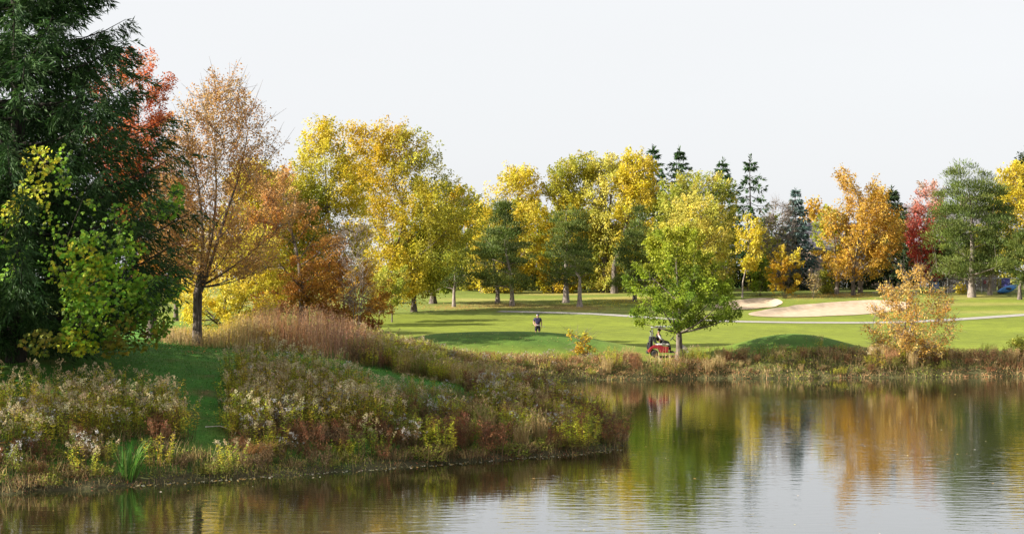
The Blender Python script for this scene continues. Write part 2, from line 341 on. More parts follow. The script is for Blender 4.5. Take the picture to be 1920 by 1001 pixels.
def tree(name, label, base, D, out, pal, top=None, n=None, lai=3.0, gap=-.6, kind='maple', bark=None, trunk=.22, stems=1, limbs=11, leaf=1.0, depth=.9, seed=None,
         group=None, cat='tree', bare=0, upb=.55, lean=0, sp=None, limb_parts=False, fork=0, trunk_top=None, shift=0, lowcol=None, sidecol=None):
    seed = seed if seed is not None else abs(hash_(label)) % 99999
    R = np.random.default_rng(seed)
    z, c, r = envelope(out, D); zb, zt = z[0], z[-1]; hc = zt-zb
    if base is None: b = ground_D((out[-1][1]+out[-1][2])/2, D)
    else: b = ground_D(base, D)
    Lm = (.55+.085*hc)*.42
    area = np.trapz(2*r, z); r = np.maximum(r-Lm*.22, .45*r); z = zb+(z-zb)*(1-Lm/hc*(.55 if kind == 'maple' else .2)); zt = z[-1]; hc = zt-zb
    dens = {'maple': 1.15, 'pine': .75, 'bush': .8}[kind]
    ns = sp or int(np.clip(area*4.2*dens, 80, 900))
    # spray centres inside the crown
    pts = []
    while sum(map(len, pts)) < ns:
        m = ns*6; zz = R.uniform(zb, zt, m); rr = np.interp(zz, z, r)
        ok = R.random(m) < (rr/r.max())**.8; zz, rr = zz[ok], rr[ok]; m = len(zz)
        th = R.uniform(0, 6.283, m); u = R.random(m)**.45*.98
        x = np.interp(zz, z, c)+rr*u*np.cos(th); y = D+shift+rr*u*np.sin(th)*depth
        p = np.stack((x, y, zz), 1)
        keep = wobble(p, 2.6/max(1.6, hc**.5*.9), seed) > (gap if hc > 3 else -9)
        pts.append(p[keep])
    P = np.concatenate(pts)[:ns]; ns = len(P)
    ctr = np.stack((np.interp(P[:, 2], z, c), np.full(ns, D+shift)), 1)
    ax = np.stack(((P[:, 0]-ctr[:, 0]), (P[:, 1]-ctr[:, 1]), np.zeros(ns)), 1)
    ax = unit(unit(ax)*.9+np.array((0, 0, upb))*(.5+1.3*((P[:, 2]-zb)/hc))[:, None]+R.normal(0, .28, (ns, 3)))
    root = empty(name, tuple(b), label, cat, group)
    # wood
    trk, lmb, twg = Geo(), [], Geo()
    wc = (.2, .17, .14); paths = []
    ztt = trunk_top if trunk_top is not None else zb+hc*.78
    for s in range(stems):
        t = np.linspace(0, 1, 9); zz = b[2]-.15+(ztt-b[2])*t
        cc = np.interp(zz, z, c, left=b[0]); wgt = ss(t*1.25)*.8
        off = (s-(stems-1)/2)*trunk*(1.6 if not fork else .9); aa = R.uniform(0, 6.28)
        x = b[0]+off*(.5 if not fork else .35)+(cc-b[0])*wgt+wobble(np.stack((zz*.7, zz*0+s*3), 1), .8, seed+s)*.22*t*min(hc/9, 1)+(off*5.5*ss((t-fork)/(1.15-fork)) if fork else off*2.2*t**.8)*(stems > 1)+lean*t
        y = D+shift*t+wobble(np.stack((zz*.7, zz*0+s*5+9), 1), .8, seed+s+1)*.25*t+(np.sin(aa)*.7*ss((t-fork)/(1.1-fork)) if stems > 1 else 0)
        tr = trunk/(stems**.5)
        rad = tr*(.66 if D > 90 else .85)*(1-t*.86); rad[0] *= 1.4; rad[1] *= 1.05
        p = np.stack((x, y, zz), 1); paths.append((p, rad)); add_tube(trk, p-b, rad, 8, wc)
    allp = np.concatenate([p[3:] for p, _ in paths]); allr = np.concatenate([q[3:] for _, q in paths])
    order = [int(R.integers(ns))]; dmin = np.linalg.norm(P-P[order[0]], axis=1)
    for _ in range(min(limbs, ns)-1):
        k = int(np.argmax(dmin)); order.append(k); dmin = np.minimum(dmin, np.linalg.norm(P-P[k], axis=1))
    nodes, nrad = [allp], [allr]
    for k in order:
        q = P[k]; p, rad = paths[int(R.integers(stems))]
        hd = np.hypot(q[0]-np.interp(q[2], p[:, 2], p[:, 0]), q[1]-D)
        z0 = np.clip(q[2]-hd*R.uniform(.55, 1.15) if kind != 'pine' else q[2]-hd*R.uniform(-.05, .3), b[2]+(zb-b[2])*.82+.1, ztt*.97)
        z0 = min(z0, p[-1, 2]-.1)
        a0 = np.array([np.interp(z0, p[:, 2], p[:, j]) for j in range(3)]); r0 = np.interp(z0, p[:, 2], rad)*.42
        mid = (a0+q)/2+np.array((0, 0, -.12*hd if kind != 'pine' else .05*hd))+R.normal(0, .06*hd, 3)
        t = np.linspace(0, 1, 7)[:, None]; lp = (1-t)**2*a0+2*t*(1-t)*mid+t*t*q
        lr = np.maximum(r0*(1-t[:, 0]*.85), .012)
        gl = Geo(); add_tube(gl, lp-b, lr, 5, wc); lmb.append(gl); nodes.append(lp[1:]); nrad.append(lr[1:])
    N = np.concatenate(nodes); NR = np.concatenate(nrad)
    d = np.linalg.norm(P[:, None]-N[None], axis=-1)+1.2*np.maximum(N[None, :, 2]-P[:, None, 2]+.05, 0)
    k = d.argmin(1)
    add_twigs(twg, N[k]-b, P-b, np.minimum(NR[k]*.6, .035), .010, wc)
    if bare:
        for _ in range(bare):
            q = P+unit(ax+R.normal(0, .45, (ns, 3)))*R.uniform(.35, 1.0, (ns, 1))*(.55+.05*hc)
            add_twigs(twg, P-b, q-b, .012, .004, wc)
            q2 = q+unit(ax+R.normal(0, .6, (ns, 3)))*R.uniform(.2, .6, (ns, 1)); m = P+(q-P)*.5
            add_twigs(twg, m-b, q2-b, .009, .004, wc)
    bark = bark or BARK
    trk.build('trunk', bark, root, True)
    if limb_parts:
        for gl in lmb: gl.build('limb', bark, root, True)
    else:
        g2 = Geo()
        for gl in lmb:
            for V, Cc in zip(gl.V, gl.C): g2.add(V, [f for f in gl.Fc], Cc)
        tag(g2.build('limbs', bark, root, True), kind='stuff')
    tag(twg.build('twigs', TWIG if bare else bark, root), kind='stuff')
    # leaves
    lw = .00135*D*leaf
    La, Wa = lw*1.0, lw*.72
    if kind == 'pine': La, Wa = lw*1.5, lw*.30
    nl = n or int(area*lai*1.45/(La*Wa*.5)*(1 if kind != 'pine' else .85))
    if nl > 0:
        per = R.integers(0, ns, nl); t = R.random(nl)
        Ls = (.55+.085*hc)*R.uniform(.6, 1.25, ns)[per]*(1 if kind != 'bush' else .7)
        if kind == 'pine':
            pr = (.32+.055*hc)*R.uniform(.6, 1.3, ns)[per]
            off = R.normal(0, 1, (nl, 3)); off = unit(off)*(R.random(nl)**.45)[:, None]
            pos = P[per]+off*pr[:, None]*np.array((1.15, 1.15, .48))
            A = unit(off*.8+np.array((0, 0, .55))+ax[per]*.4+R.normal(0, .35, (nl, 3))); Nn = R.normal(0, 1, (nl, 3))
            t = ss(off[:, 2]*.5+.5)
        else:
            a1 = ax[per]; side = unit(np.cross(a1, R.normal(0, 1, (nl, 3))))
            pos = P[per]+a1*((t-.45)*Ls)[:, None]+side*(np.abs(R.normal(0, .24, nl))*Ls*(1.15-.75*t))[:, None]
            A = unit(a1*.5+side*.55+R.normal(0, .5, (nl, 3))-np.array((0, 0, .35))); Nn = unit(np.array((0, 0, .8))+side*.5+R.normal(0, .6, (nl, 3)))
        Cl = pick(PAL[pal], ns, .10)[per]
        if top:
            hh = np.clip((pos[:, 2]-zb)/hc+.18*wobble(pos, .7, seed+9), 0, 1); m = ss((hh-.45)/.45)[:, None]; Cl = Cl*(1-m)+pick(PAL[top], ns, .1)[per]*m
        if lowcol:
            hh = np.clip((pos[:, 2]-zb)/hc+.18*wobble(pos, .7, seed+10), 0, 1); m = ss((.5-hh)/.4)[:, None]; Cl = Cl*(1-m)+pick(PAL[lowcol], ns, .1)[per]*m
        if sidecol:
            hh = (pos[:, 0]-np.interp(pos[:, 2], z, c))/r.max()+.25*wobble(pos, .6, seed+12); m = ss((hh-.0)/.6)[:, None]; Cl = Cl*(1-m)+pick(PAL[sidecol], ns, .1)[per]*m
        Cl = np.clip(Cl*(1+R.normal(0, .14, (nl, 1))), .004, .9)
        sz = R.uniform(.7, 1.25, nl)
        g = Geo(); add_leaves(g, pos-b, A, Nn, La*sz, Wa*sz, Cl)
        tag(g.build('crown', NEEDLE if kind == 'pine' else LEAF, root), kind='stuff')
    return root
def hash_(s):
    h = 7
    for ch in s: h = (h*31+ord(ch)) % 1000003
    return h
def conifer(name, label, px, D, top_py, prof, pal, levels=22, per=7, blts=7, kn=6, nl=.36, droop=.25, tipup=.28, trunk=.16, seed=1, group=None, bark=None, open_=0, base_z=None, hang=.55, width=.28, low=.35, cat='tree', parts=False):
    """whorled conifer; prof: list of (share of height, branch reach in metres)"""
    R = np.random.default_rng(seed); b = ground_D(px, D)
    if base_z is not None: b[2] = base_z
    zt = EYE-(top_py-HY)/F*D; h = zt-b[2]
    root = empty(name, tuple(b), label, cat, group)
    g, wd = Geo(), Geo()
    t = np.linspace(0, 1, 8); add_tube(wd, np.stack((.08*np.sin(t*5), t*0, h*t-.1), 1), trunk*(1.15-t), 8, (.1, .08, .06))
    pf = np.array(prof, float)
    for i in range(levels):
        f = low/h+(1-low/h)*(i+R.uniform(0, .6))/levels
        reach = np.interp(f, pf[:, 0], pf[:, 1])
        for j in range(per):
            if R.random() < open_: continue
            a = (j+R.uniform(-.35, .35))/per*6.283+i*.9; Lb = reach*R.uniform(.72, 1.08)
            if Lb < .1: Lb = .1
            d = np.array((math.cos(a), math.sin(a), 0)); s = np.linspace(0, 1, 6)[:, None]
            dz = -droop*Lb*s+tipup*Lb*s**2.4
            bp_ = np.array((0, 0, f*h))+d*Lb*s+np.array((0, 0, 1.))*dz
            add_tube(wd, bp_, np.maximum(.028*Lb**.5*(1-s[:, 0]*.85), .006), 4, (.1, .08, .06))
            m = max(3, int(blts*(.35+.65*Lb/max(pf[:, 1].max(), .1))))
            q = R.uniform(.12, 1.0, m)**.8; bp0 = np.stack([np.interp(q, s[:, 0], bp_[:, k]) for k in range(3)], 1)
            sgn = R.choice([-1, 1], m)[:, None]; perp = np.array((-d[1], d[0], 0))
            bd = unit(d*R.uniform(.25, .8, (m, 1))+perp*sgn*R.uniform(.1, .8, (m, 1))+np.array((0, 0, -1.))*R.uniform(.2, 1.0, (m, 1))*hang*2*(1.05-q*.7)[:, None])
            bl = Lb**.7*(.25+.24*(1-q))*R.uniform(.6, 1.2, m)
            tt = R.uniform(0, 1, (m, kn)); pos = bp0[:, None]+bd[:, None]*(bl[:, None]*tt)[..., None]
            A = bd[:, None]*.95+R.normal(0, .36, (m, kn, 3))
            cl = np.repeat(pick(PAL[pal], m, .16), kn, 0)
            sz = R.uniform(.7, 1.25, m*kn)
            add_leaves(g, pos.reshape(-1, 3), A.reshape(-1, 3), R.normal(0, 1, (m*kn, 3)), nl*sz, nl*width*sz, cl)
    top = np.array((0, 0, h)); kk = 14
    add_leaves(g, top+np.stack((R.normal(0, .05, kk), R.normal(0, .05, kk), R.uniform(-.9, .0, kk)), 1), np.stack((R.normal(0, .5, kk), R.normal(0, .5, kk), np.ones(kk)), 1), R.normal(0, 1, (kk, 3)), nl, nl*width, pick(PAL[pal], kk))
    wd.build('trunk', bark or DARKBARK, root, True)
    tag(g.build('crown', NEEDLE, root), kind='stuff')
    return root

# --- left group, nearest first
DARKBARK = noise_mat('dark_bark', (.018, .015, .012), (.05, .042, .034), 9, .95, .8, (1, 1, .25))
SPR = [(0, 5.2), (.10, 6.3), (.22, 6.3), (.34, 5.8), (.48, 4.9), (.62, 3.7), (.8, 2.2), (1, .15)]
conifer('spruce_tree', 'huge dark drooping spruce with vine hung skirts at the left edge', 30, 56, -370, SPR, 'spruce', levels=25, per=9, blts=92, kn=12, nl=.27, droop=.16, tipup=.36, trunk=.34, seed=4, width=.17, low=.7, hang=.8)
conifer('spruce_tree', 'second dark spruce crowding the left edge behind the huge one', -75, 60, -300, SPR, 'spruce', levels=19, per=8, blts=60, kn=8, nl=.34, droop=.2, tipup=.34, trunk=.3, seed=9, width=.2, low=.7, hang=.8)
tree('maple_tree', 'tan half bare maple with forked dark trunk standing in the sunlit grass', 370, 66, [(138,405,440),(170,360,465),(220,325,505),(280,290,535),(340,275,552),(420,262,562),(470,280,552),(500,300,520),(520,335,480)], 'tan', n=33000, bare=1, sp=560, limbs=34, trunk=.24, gap=-.3, upb=1.0, limb_parts=True, stems=3, fork=.30, depth=.8)
tree('maple_tree', 'orange red maple rising behind the dark spruce', 285, 70, [(88,205,250),(115,180,300),(150,165,325),(200,160,335),(260,170,330),(360,200,330),(460,230,340),(530,255,330)], 'orangered', lai=2.6, trunk=.25, lowcol='rust')
tree('maple_tree', 'low brilliant yellow maple glowing behind the tan maple trunk', 425, 81, [(395,390,500),(440,350,530),(500,325,540),(560,315,525),(610,325,505),(645,340,480)], 'yellow', lai=2.6, trunk=.16)
tree('maple_tree', 'rust orange spreading tree right of the tan maple', 565, 84, [(285,500,535),(330,478,560),(380,465,600),(440,455,640),(490,455,650),(540,470,640),(585,490,610)], 'rust', top='tan', n=23000, bare=2, trunk=.2, gap=-.5, limbs=16)
tree('small_tree', 'short golden orange tree in front of the big golden maple', 640, 86, [(435,605,650),(480,580,690),(520,560,725),(560,560,742),(595,590,735),(615,600,720)], 'orange', lowcol='rust', lai=2.2, trunk=.12, bare=1)
tree('shrub', 'leafless pale grey shrub between the rust tree and golden maple', 668, 82, [(415,640,685),(460,630,700),(520,635,705),(580,650,690)], 'grey', n=350, bare=3, sp=80, trunk=.06, stems=4, kind='bush', cat='shrub', bark=PALEBARK)
tree('maple_tree', 'tall olive yellow maple behind the rust tree', 610, 100, [(222,582,615),(255,555,640),(320,545,680),(400,540,690),(470,555,690),(540,570,680)], 'olive', top='yellow', lai=2.6, trunk=.25, sidecol='gold')
tree('maple_tree', 'biggest golden maple, orange tinged at its top, leaning over the fairway', 715, 138, [(230,645,765),(258,628,812),(300,632,835),(340,635,872),(380,640,905),(430,650,905),(480,665,880),(530,690,845),(560,705,800)], 'gold', top='gold2', lai=3.1, trunk=.28, limbs=16, sidecol='olive', limb_parts=True)
tree('small_tree', 'low yellow green bush tree at the left end of the fairway', 735, 128, [(500,700,765),(540,690,770),(575,690,750)], 'yelgreen', lai=3, trunk=.1)
# --- pines and trees along the back of the fairway
tree('maple_tree', 'yellow green tree on the leftmost trunk of the fairway edge', 776, 140, [(420,760,810),(450,735,835),(500,730,840),(535,745,825),(552,760,800)], 'yelgreen', lai=3, trunk=.42, limbs=9)
tree('maple_tree', 'broad dull green tree on a thick dark flared trunk', 812, 150, [(440,780,850),(480,760,885),(520,770,880),(545,785,850)], 'olive', lai=3, trunk=.55, lowcol='green')
tree('pine_tree', 'small dark pine on a slim pale trunk', 851, 146, [(440,840,868),(470,822,885),(510,812,895),(540,825,885)], 'pine', kind='pine', lai=2.6, bark=PALEBARK, trunk=.26, trunk_top=3.2+6.5)
tree('maple_tree', 'golden yellow crown behind the forked pine', 906, 168, [(313,950,1000),(335,915,1010),(390,890,1020),(450,885,1020),(510,880,1000),(545,890,980)], 'yellow', lai=3.2, trunk=.5)
tree('pine_tree', 'pine on a straight pale trunk left of the forked pine', 933, 151, [(430,905,945),(460,885,960),(500,880,965),(540,890,960)], 'pine', kind='pine', lai=2.6, bark=PALEBARK, trunk=.36)
fp = tree('pine_tree', 'tall Austrian pine with a forked pale trunk', 960, 147, [(373,935,950),(410,922,965),(445,905,985),(470,893,1000),(505,890,1010),(540,905,1005)], 'pine', kind='pine', lai=3.0, bark=PALEBARK, trunk=.34, limbs=16)
tree('maple_tree', 'olive yellow tree behind the two right hand fairway pines', 1040, 168, [(288,1085,1110),(300,1050,1120),(330,1022,1118),(400,1010,1120),(480,1005,1115),(545,1010,1090)], 'gold', top='olive', lai=4, trunk=.4)
tree('pine_tree', 'slender tall pine on a thick pale trunk near the path', 1061, 151, [(352,1058,1074),(385,1045,1090),(430,1032,1100),(475,1020,1105),(510,1012,1110),(535,1025,1095)], 'pine', kind='pine', lai=2.7, bark=PALEBARK, trunk=.45, limbs=16)
tree('pine_tree', 'umbrella crowned pine on a bare pale trunk closest to the path', 1087, 146, [(474,1050,1105),(490,1030,1122),(507,1030,1125),(518,1045,1110)], 'pine', kind='pine', lai=2.4, bark=PALEBARK, trunk=.40, limbs=10)
tree('maple_tree', 'pale yellow green tree on the left one of two dark trunks', 1136, 167, [(290,1115,1155),(325,1098,1190),(380,1085,1200),(440,1082,1195),(500,1085,1180),(535,1095,1170)], 'pale', lai=4, trunk=.7, lowcol='yelgreen')
tree('poplar_tree', 'brightest pure yellow poplar above the green pine', 1152, 165, [(283,1172,1215),(305,1158,1232),(360,1150,1232),(410,1150,1225),(455,1155,1205),(480,1160,1195)], 'yellow', lai=3.6, trunk=.5, upb=.8)
tree('pine_tree', 'mid green pine left of the front green maple', 1190, 153, [(388,1196,1216),(420,1176,1232),(460,1155,1236),(500,1145,1235),(540,1150,1230)], 'pine', kind='pine', lai=3, trunk=.3)
tree('maple_tree', 'domed yellow green crown right of the yellow poplar', 1300, 174, [(322,1270,1345),(345,1240,1378),(385,1225,1392),(440,1220,1395),(500,1230,1390),(540,1240,1380)], 'yelgreen', lai=3.3, trunk=.4)
tree('maple_tree', 'pale lime crown directly behind the front green maple', 1305, 160, [(362,1275,1325),(390,1245,1362),(440,1232,1372),(500,1235,1375),(540,1250,1360)], 'pale', lai=3.4, trunk=.35)
conifer('spruce_tree', 'dark spruce tip above the yellow poplar', 1226, 190, 273, [(0, 4), (.8, 1.6), (1, .15)], 'spruce', levels=24, seed=11, nl=.55)
conifer('spruce_tree', 'dark spruce tip right of the poplar, second spruce from the left', 1274, 190, 277, [(0, 4), (.8, 1.7), (1, .15)], 'spruce', levels=24, seed=12, nl=.55)
conifer('spruce_tree', 'short dark spruce tip above the lime crown', 1355, 188, 299, [(0, 4), (.8, 1.5), (1, .15)], 'spruce', levels=24, seed=13, nl=.55)
conifer('spruce_tree', 'ragged open dark spruce with drooping arms on the skyline', 1407, 184, 292, [(0, 3.6), (.45, 3.3), (.75, 2.2), (1, .2)], 'spruce', levels=19, per=5, blts=9, seed=14, nl=.5, open_=.2, droop=.5, tipup=.55)
tree('shrub', 'bare grey leafless tree left of the blue spruce', 1455, 170, [(378,1435,1480),(410,1420,1495),(450,1415,1500),(500,1420,1492),(535,1435,1480)], 'grey', n=1500, bare=4, sp=240, trunk=.15, stems=3, kind='bush')
conifer('spruce_tree', 'blue green spruce left of the house roof', 1492, 174, 354, [(0, 2.9), (.25, 2.6), (.6, 1.7), (1, .15)], 'blue', levels=26, per=8, blts=9, seed=15, nl=.42, width=.34)
tree('small_tree', 'slim bright yellow tree on a thin pale trunk', 1392, 157, [(402,1395,1420),(430,1378,1436),(465,1378,1432),(495,1385,1425),(515,1392,1412)], 'yellow', lai=2.3, trunk=.13, bark=PALEBARK)
tree('shrub', 'rounded yellow orange shrub with bare brown stems at its foot', 1472, 157, [(458,1455,1490),(480,1440,1504),(510,1434,1508),(535,1440,1502),(546,1455,1495)], 'gold2', top='yellow', lai=2.6, trunk=.08, stems=5, kind='bush', bare=2, cat='shrub')
tree('shrub', 'small sparse beige shrub right of the yellow orange shrub', 1525, 156, [(510,1520,1532),(530,1514,1538),(547,1518,1534)], 'beige', lai=1.8, trunk=.04, stems=4, kind='bush', bare=2, cat='shrub', sp=60)
tree('shrub', 'dark green shrub under the slim yellow tree', 1425, 160, [(480,1410,1440),(510,1405,1450),(546,1405,1450)], 'green', lai=3.2, trunk=.06, stems=3, kind='bush', cat='shrub')
tree('shrub', 'green yellow bush left of the grey birch like trunks', 1550, 163, [(495,1535,1570),(520,1530,1575),(548,1532,1570)], 'yelgreen', lai=3.0, trunk=.06, stems=3, kind='bush', cat='shrub')
tree('maple_tree', 'orange gold tree with forked trunk above the long bunker', 1600, 160, [(303,1590,1605),(330,1562,1640),(370,1552,1665),(410,1545,1692),(455,1535,1690),(490,1545,1680),(520,1560,1650)], 'orange', top='amber', lai=2.4, trunk=.30, limbs=16, bare=1, gap=-.25)
tree('maple_tree', 'green and orange tree on a grey trunk left of the orange gold tree', 1569, 162, [(385,1545,1590),(420,1525,1600),(465,1522,1605),(505,1540,1600)], 'litgreen', lowcol='orange', lai=2.3, trunk=.33, bark=PALEBARK, sidecol='amber')
tree('maple_tree', 'amber crown on a pale grey trunk right of the orange gold tree', 1613, 164, [(360,1610,1660),(410,1605,1700),(460,1605,1695),(505,1615,1670)], 'amber', lai=2.2, trunk=.33, bark=PALEBARK)
conifer('spruce_tree', 'dark green spruce between the orange gold tree and the crimson maple', 1672, 173, 352, [(0, 3.4), (.4, 3.0), (.75, 1.6), (1, .15)], 'darkgreen', levels=26, per=8, blts=9, seed=16, nl=.5)
tree('maple_tree', 'crimson maple, its top fading to bare pink, left of the big pine', 1745, 165, [(342,1730,1760),(375,1712,1772),(420,1696,1775),(465,1690,1775),(500,1712,1785),(522,1725,1780)], 'red', top='pink', lai=2.5, trunk=.24, bare=1)
tree('pine_tree', 'biggest full bodied green pine on the right lawn', 1822, 156, [(305,1790,1850),(330,1768,1866),(365,1758,1888),(410,1752,1902),(455,1742,1908),(495,1738,1908),(522,1765,1880)], 'pine', kind='pine', lai=3.3, bark=PALEBARK, trunk=.5, limbs=18)
tree('pine_tree', 'narrow pine on a grey trunk half merged with the big pine', 1856, 159, [(380,1850,1890),(430,1840,1900),(480,1835,1905),(515,1840,1895)], 'pine', kind='pine', lai=2.6, bark=PALEBARK, trunk=.33)
tree('maple_tree', 'dark trunked tree shading the yard left of the big pine', 1777, 163, [(450,1755,1800),(480,1745,1810),(510,1755,1800)], 'darkgreen', lai=2.6, trunk=.42)
tree('pine_tree', 'low pine cut by the right edge of the lawn', 1912, 153, [(432,1900,1935),(460,1885,1970),(500,1882,1980),(535,1895,1960)], 'pine', kind='pine', lai=3, trunk=.3)
tree('maple_tree', 'yellow tree above the low pine at the far right', 1925, 174, [(305,1885,1945),(335,1865,1985),(390,1862,1995),(450,1870,1990),(520,1880,1980)], 'yellow', lowcol='yelgreen', lai=3.2, trunk=.4)
tree('poplar_tree', 'tall narrow dark green poplar at the right edge of the skyline', 1922, 192, [(250,1916,1930),(290,1906,1942),(360,1902,1948),(460,1905,1945)], 'darkgreen', lai=3.4, trunk=.3, upb=1.5)
# --- two trees just outside the left edge of the picture, whose shade lies over the near bank
for k_, (X_, Y_, sd_) in enumerate(((-25, 46.5, 31), (-33, 50, 32))):
    conifer('spruce_tree', ('dark spruce standing just outside the left edge of the picture', 'dark spruce farthest outside the left edge')[k_], HX+X_/Y_*F, Y_, -260, [(0, 4.6), (.3, 4.8), (.6, 3.2), (1, .15)], 'spruce', levels=15, per=6, blts=12, kn=7, nl=.6, seed=sd_, trunk=.3, low=1.2)
# --- in front
tree('maple_tree', 'green maple in front of the fairway with the red cart beneath it', 1274, 95, [(424,1252,1288),(445,1215,1325),(485,1188,1352),(530,1172,1378),(570,1168,1392),(592,1178,1388),(606,1192,1352),(616,1205,1300)], 'green', top='litgreen', lai=4.2, trunk=.34, limbs=22, limb_parts=True, lean=-.1, gap=-.9)
tree('small_tree', 'thinly leaved amber tree with bare right side on the far bank', 1690, 96.5, [(497,1690,1735),(525,1655,1765),(570,1635,1792),(620,1628,1800),(655,1640,1795),(675,1660,1760)], 'peach', n=9500, bare=3, sp=240, limbs=16, trunk=.17, stems=2, bark=TWIG, limb_parts=True)
tree('shrub', 'small bright yellow shrub on the bank below the golfer', 1092, 95.5, [(620,1066,1090),(634,1064,1112),(652,1076,1116),(666,1078,1110)], 'gold2', top='yellow', lai=1.7, trunk=.03, stems=4, kind='bush', cat='shrub', sp=34, bare=2, depth=.7)
tree('shrub', 'rounded green yellow shrub at the right end of the far bank', 1912, 97.5, [(632,1895,1935),(655,1885,1950),(680,1890,1945)], 'yelgreen', lai=2.6, trunk=.04, stems=4, kind='bush', cat='shrub')
# --- farther rows
for k, (px, D, top, half, pal, lab) in enumerate((
        (575, 101, 330, 62, 'olive', 'olive tree deep behind the rust tree'), (480, 98, 300, 75, 'gold', 'gold tree far behind the tan maple'), (790, 178, 345, 65, 'olive', 'olive tree far behind the golden maple'), (862, 186, 352, 62, 'gold', 'gold tree far behind the small dark pine'),
        (330, 120, 330, 60, 'rust', 'rust tree far behind the spruce skirts'), (1075, 190, 358, 75, 'olive', 'olive tree far behind the umbrella pine'), (1210, 188, 345, 80, 'yelgreen', 'yellow green tree far behind the mid green pine'), (1440, 192, 400, 55, 'olive', 'olive tree far behind the bare grey tree'),
        (1525, 204, 372, 36, 'orange', 'orange tree rising behind the house roof'), (1670, 190, 395, 60, 'olive', 'olive tree far behind the amber crown'), (1770, 192, 385, 60, 'darkgreen', 'dark tree far behind the crimson maple'), (1850, 196, 420, 60, 'olive', 'olive tree far behind the big pine'),
        (985, 192, 372, 75, 'olive', 'olive tree far behind the forked pine'), (520, 104, 330, 75, 'gold', 'gold tree behind the gap between tan and rust trees'), (200, 110, 330, 80, 'darkgreen', 'dark tree far behind the spruce'), (60, 100, 300, 90, 'darkgreen', 'dark tree far behind the left edge'))):
    tree('maple_tree', lab, px, D, [(top, px-half*.3, px+half*.3), (top+40, px-half*.8, px+half*.8), (top+100, px-half, px+half), (500, px-half, px+half), (545, px-half*.8, px+half*.8)], pal, lai=3.6, trunk=.3, limbs=7, leaf=1.4, sp=200)
for k, (px, D, top, half, pal, lab) in enumerate(((1000, 176, 440, 45, 'olive', 'low olive tree filling the gap right of the forked pine'), (1120, 174, 420, 45, 'gold', 'low golden tree filling the gap right of the umbrella pine'), (880, 174, 430, 40, 'olive', 'low olive tree filling the gap left of the forked pine'), (1225, 176, 420, 50, 'yelgreen', 'low yellow green tree behind the mid green pine'), (1440, 180, 440, 40, 'olive', 'low olive tree behind the slim yellow tree'))):
    tree('small_tree', lab, px, D, [(top, px-half*.4, px+half*.4), (top+30, px-half, px+half), (540, px-half, px+half)], pal, lai=4, trunk=.2, limbs=7, leaf=1.2, sp=160)
# evergreen hedges closing the back of the lawn
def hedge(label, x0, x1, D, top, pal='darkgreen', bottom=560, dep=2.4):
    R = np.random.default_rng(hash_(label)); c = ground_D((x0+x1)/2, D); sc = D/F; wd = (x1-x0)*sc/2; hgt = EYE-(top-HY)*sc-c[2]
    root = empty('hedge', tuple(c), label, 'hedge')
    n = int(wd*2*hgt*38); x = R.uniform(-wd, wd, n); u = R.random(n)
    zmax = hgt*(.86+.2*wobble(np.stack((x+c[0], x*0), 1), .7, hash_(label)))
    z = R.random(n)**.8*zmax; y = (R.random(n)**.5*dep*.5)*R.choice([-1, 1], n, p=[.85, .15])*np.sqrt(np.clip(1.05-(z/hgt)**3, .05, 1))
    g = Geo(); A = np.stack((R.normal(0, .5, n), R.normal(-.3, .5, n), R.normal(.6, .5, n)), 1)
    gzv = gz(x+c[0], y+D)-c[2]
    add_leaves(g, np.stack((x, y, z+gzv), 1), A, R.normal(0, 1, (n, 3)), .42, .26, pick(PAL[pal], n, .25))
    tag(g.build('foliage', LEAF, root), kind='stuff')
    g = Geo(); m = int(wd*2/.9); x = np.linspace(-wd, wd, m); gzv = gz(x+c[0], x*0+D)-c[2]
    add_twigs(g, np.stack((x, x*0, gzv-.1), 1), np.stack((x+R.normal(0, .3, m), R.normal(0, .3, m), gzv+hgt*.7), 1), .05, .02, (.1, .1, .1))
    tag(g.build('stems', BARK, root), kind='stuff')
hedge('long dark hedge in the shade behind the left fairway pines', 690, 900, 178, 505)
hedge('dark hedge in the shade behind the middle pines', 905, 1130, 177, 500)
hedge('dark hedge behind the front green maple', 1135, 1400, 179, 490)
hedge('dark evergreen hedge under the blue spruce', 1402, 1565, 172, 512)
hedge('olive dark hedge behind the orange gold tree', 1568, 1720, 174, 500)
# ---------------------------------------------------------------- vine on the spruce
VINE_TONE = 1.0
def lobed(g, P, A, N, Ls, C):
    """maple-like vine leaves: three kites fanned from the stalk"""
    A = unit(A); S = unit(np.cross(A, N)); N = np.cross(S, A)
    for sg, k in ((0, 1.0), (.75, .8), (-.75, .8)):
        add_leaves(g, P, A*math.cos(sg)+S*math.sin(sg), N, Ls*k, Ls*k*.62, C, .1)
R = np.random.default_rng(77)
sb = ground_D(30, 56); hs_ = EYE-(-370-HY)/F*56-sb[2]; pfa = np.array(SPR)
root = empty('climbing_vine', (sb[0]+1, 51, float(gz(sb[0]+1, 51))), 'yellow green lobed vine hanging over the spruce skirts', 'vine')
g, st = Geo(), Geo()
VP = dict(y=[(.55,.50,.03),(.46,.48,.04),(.40,.44,.04)], m=[(.20,.36,.03),(.30,.42,.03),(.14,.28,.03)], g=[(.14,.27,.025),(.20,.32,.03),(.11,.22,.02)], o=[(.2,.2,.03),(.14,.18,.02),(.28,.25,.03)])
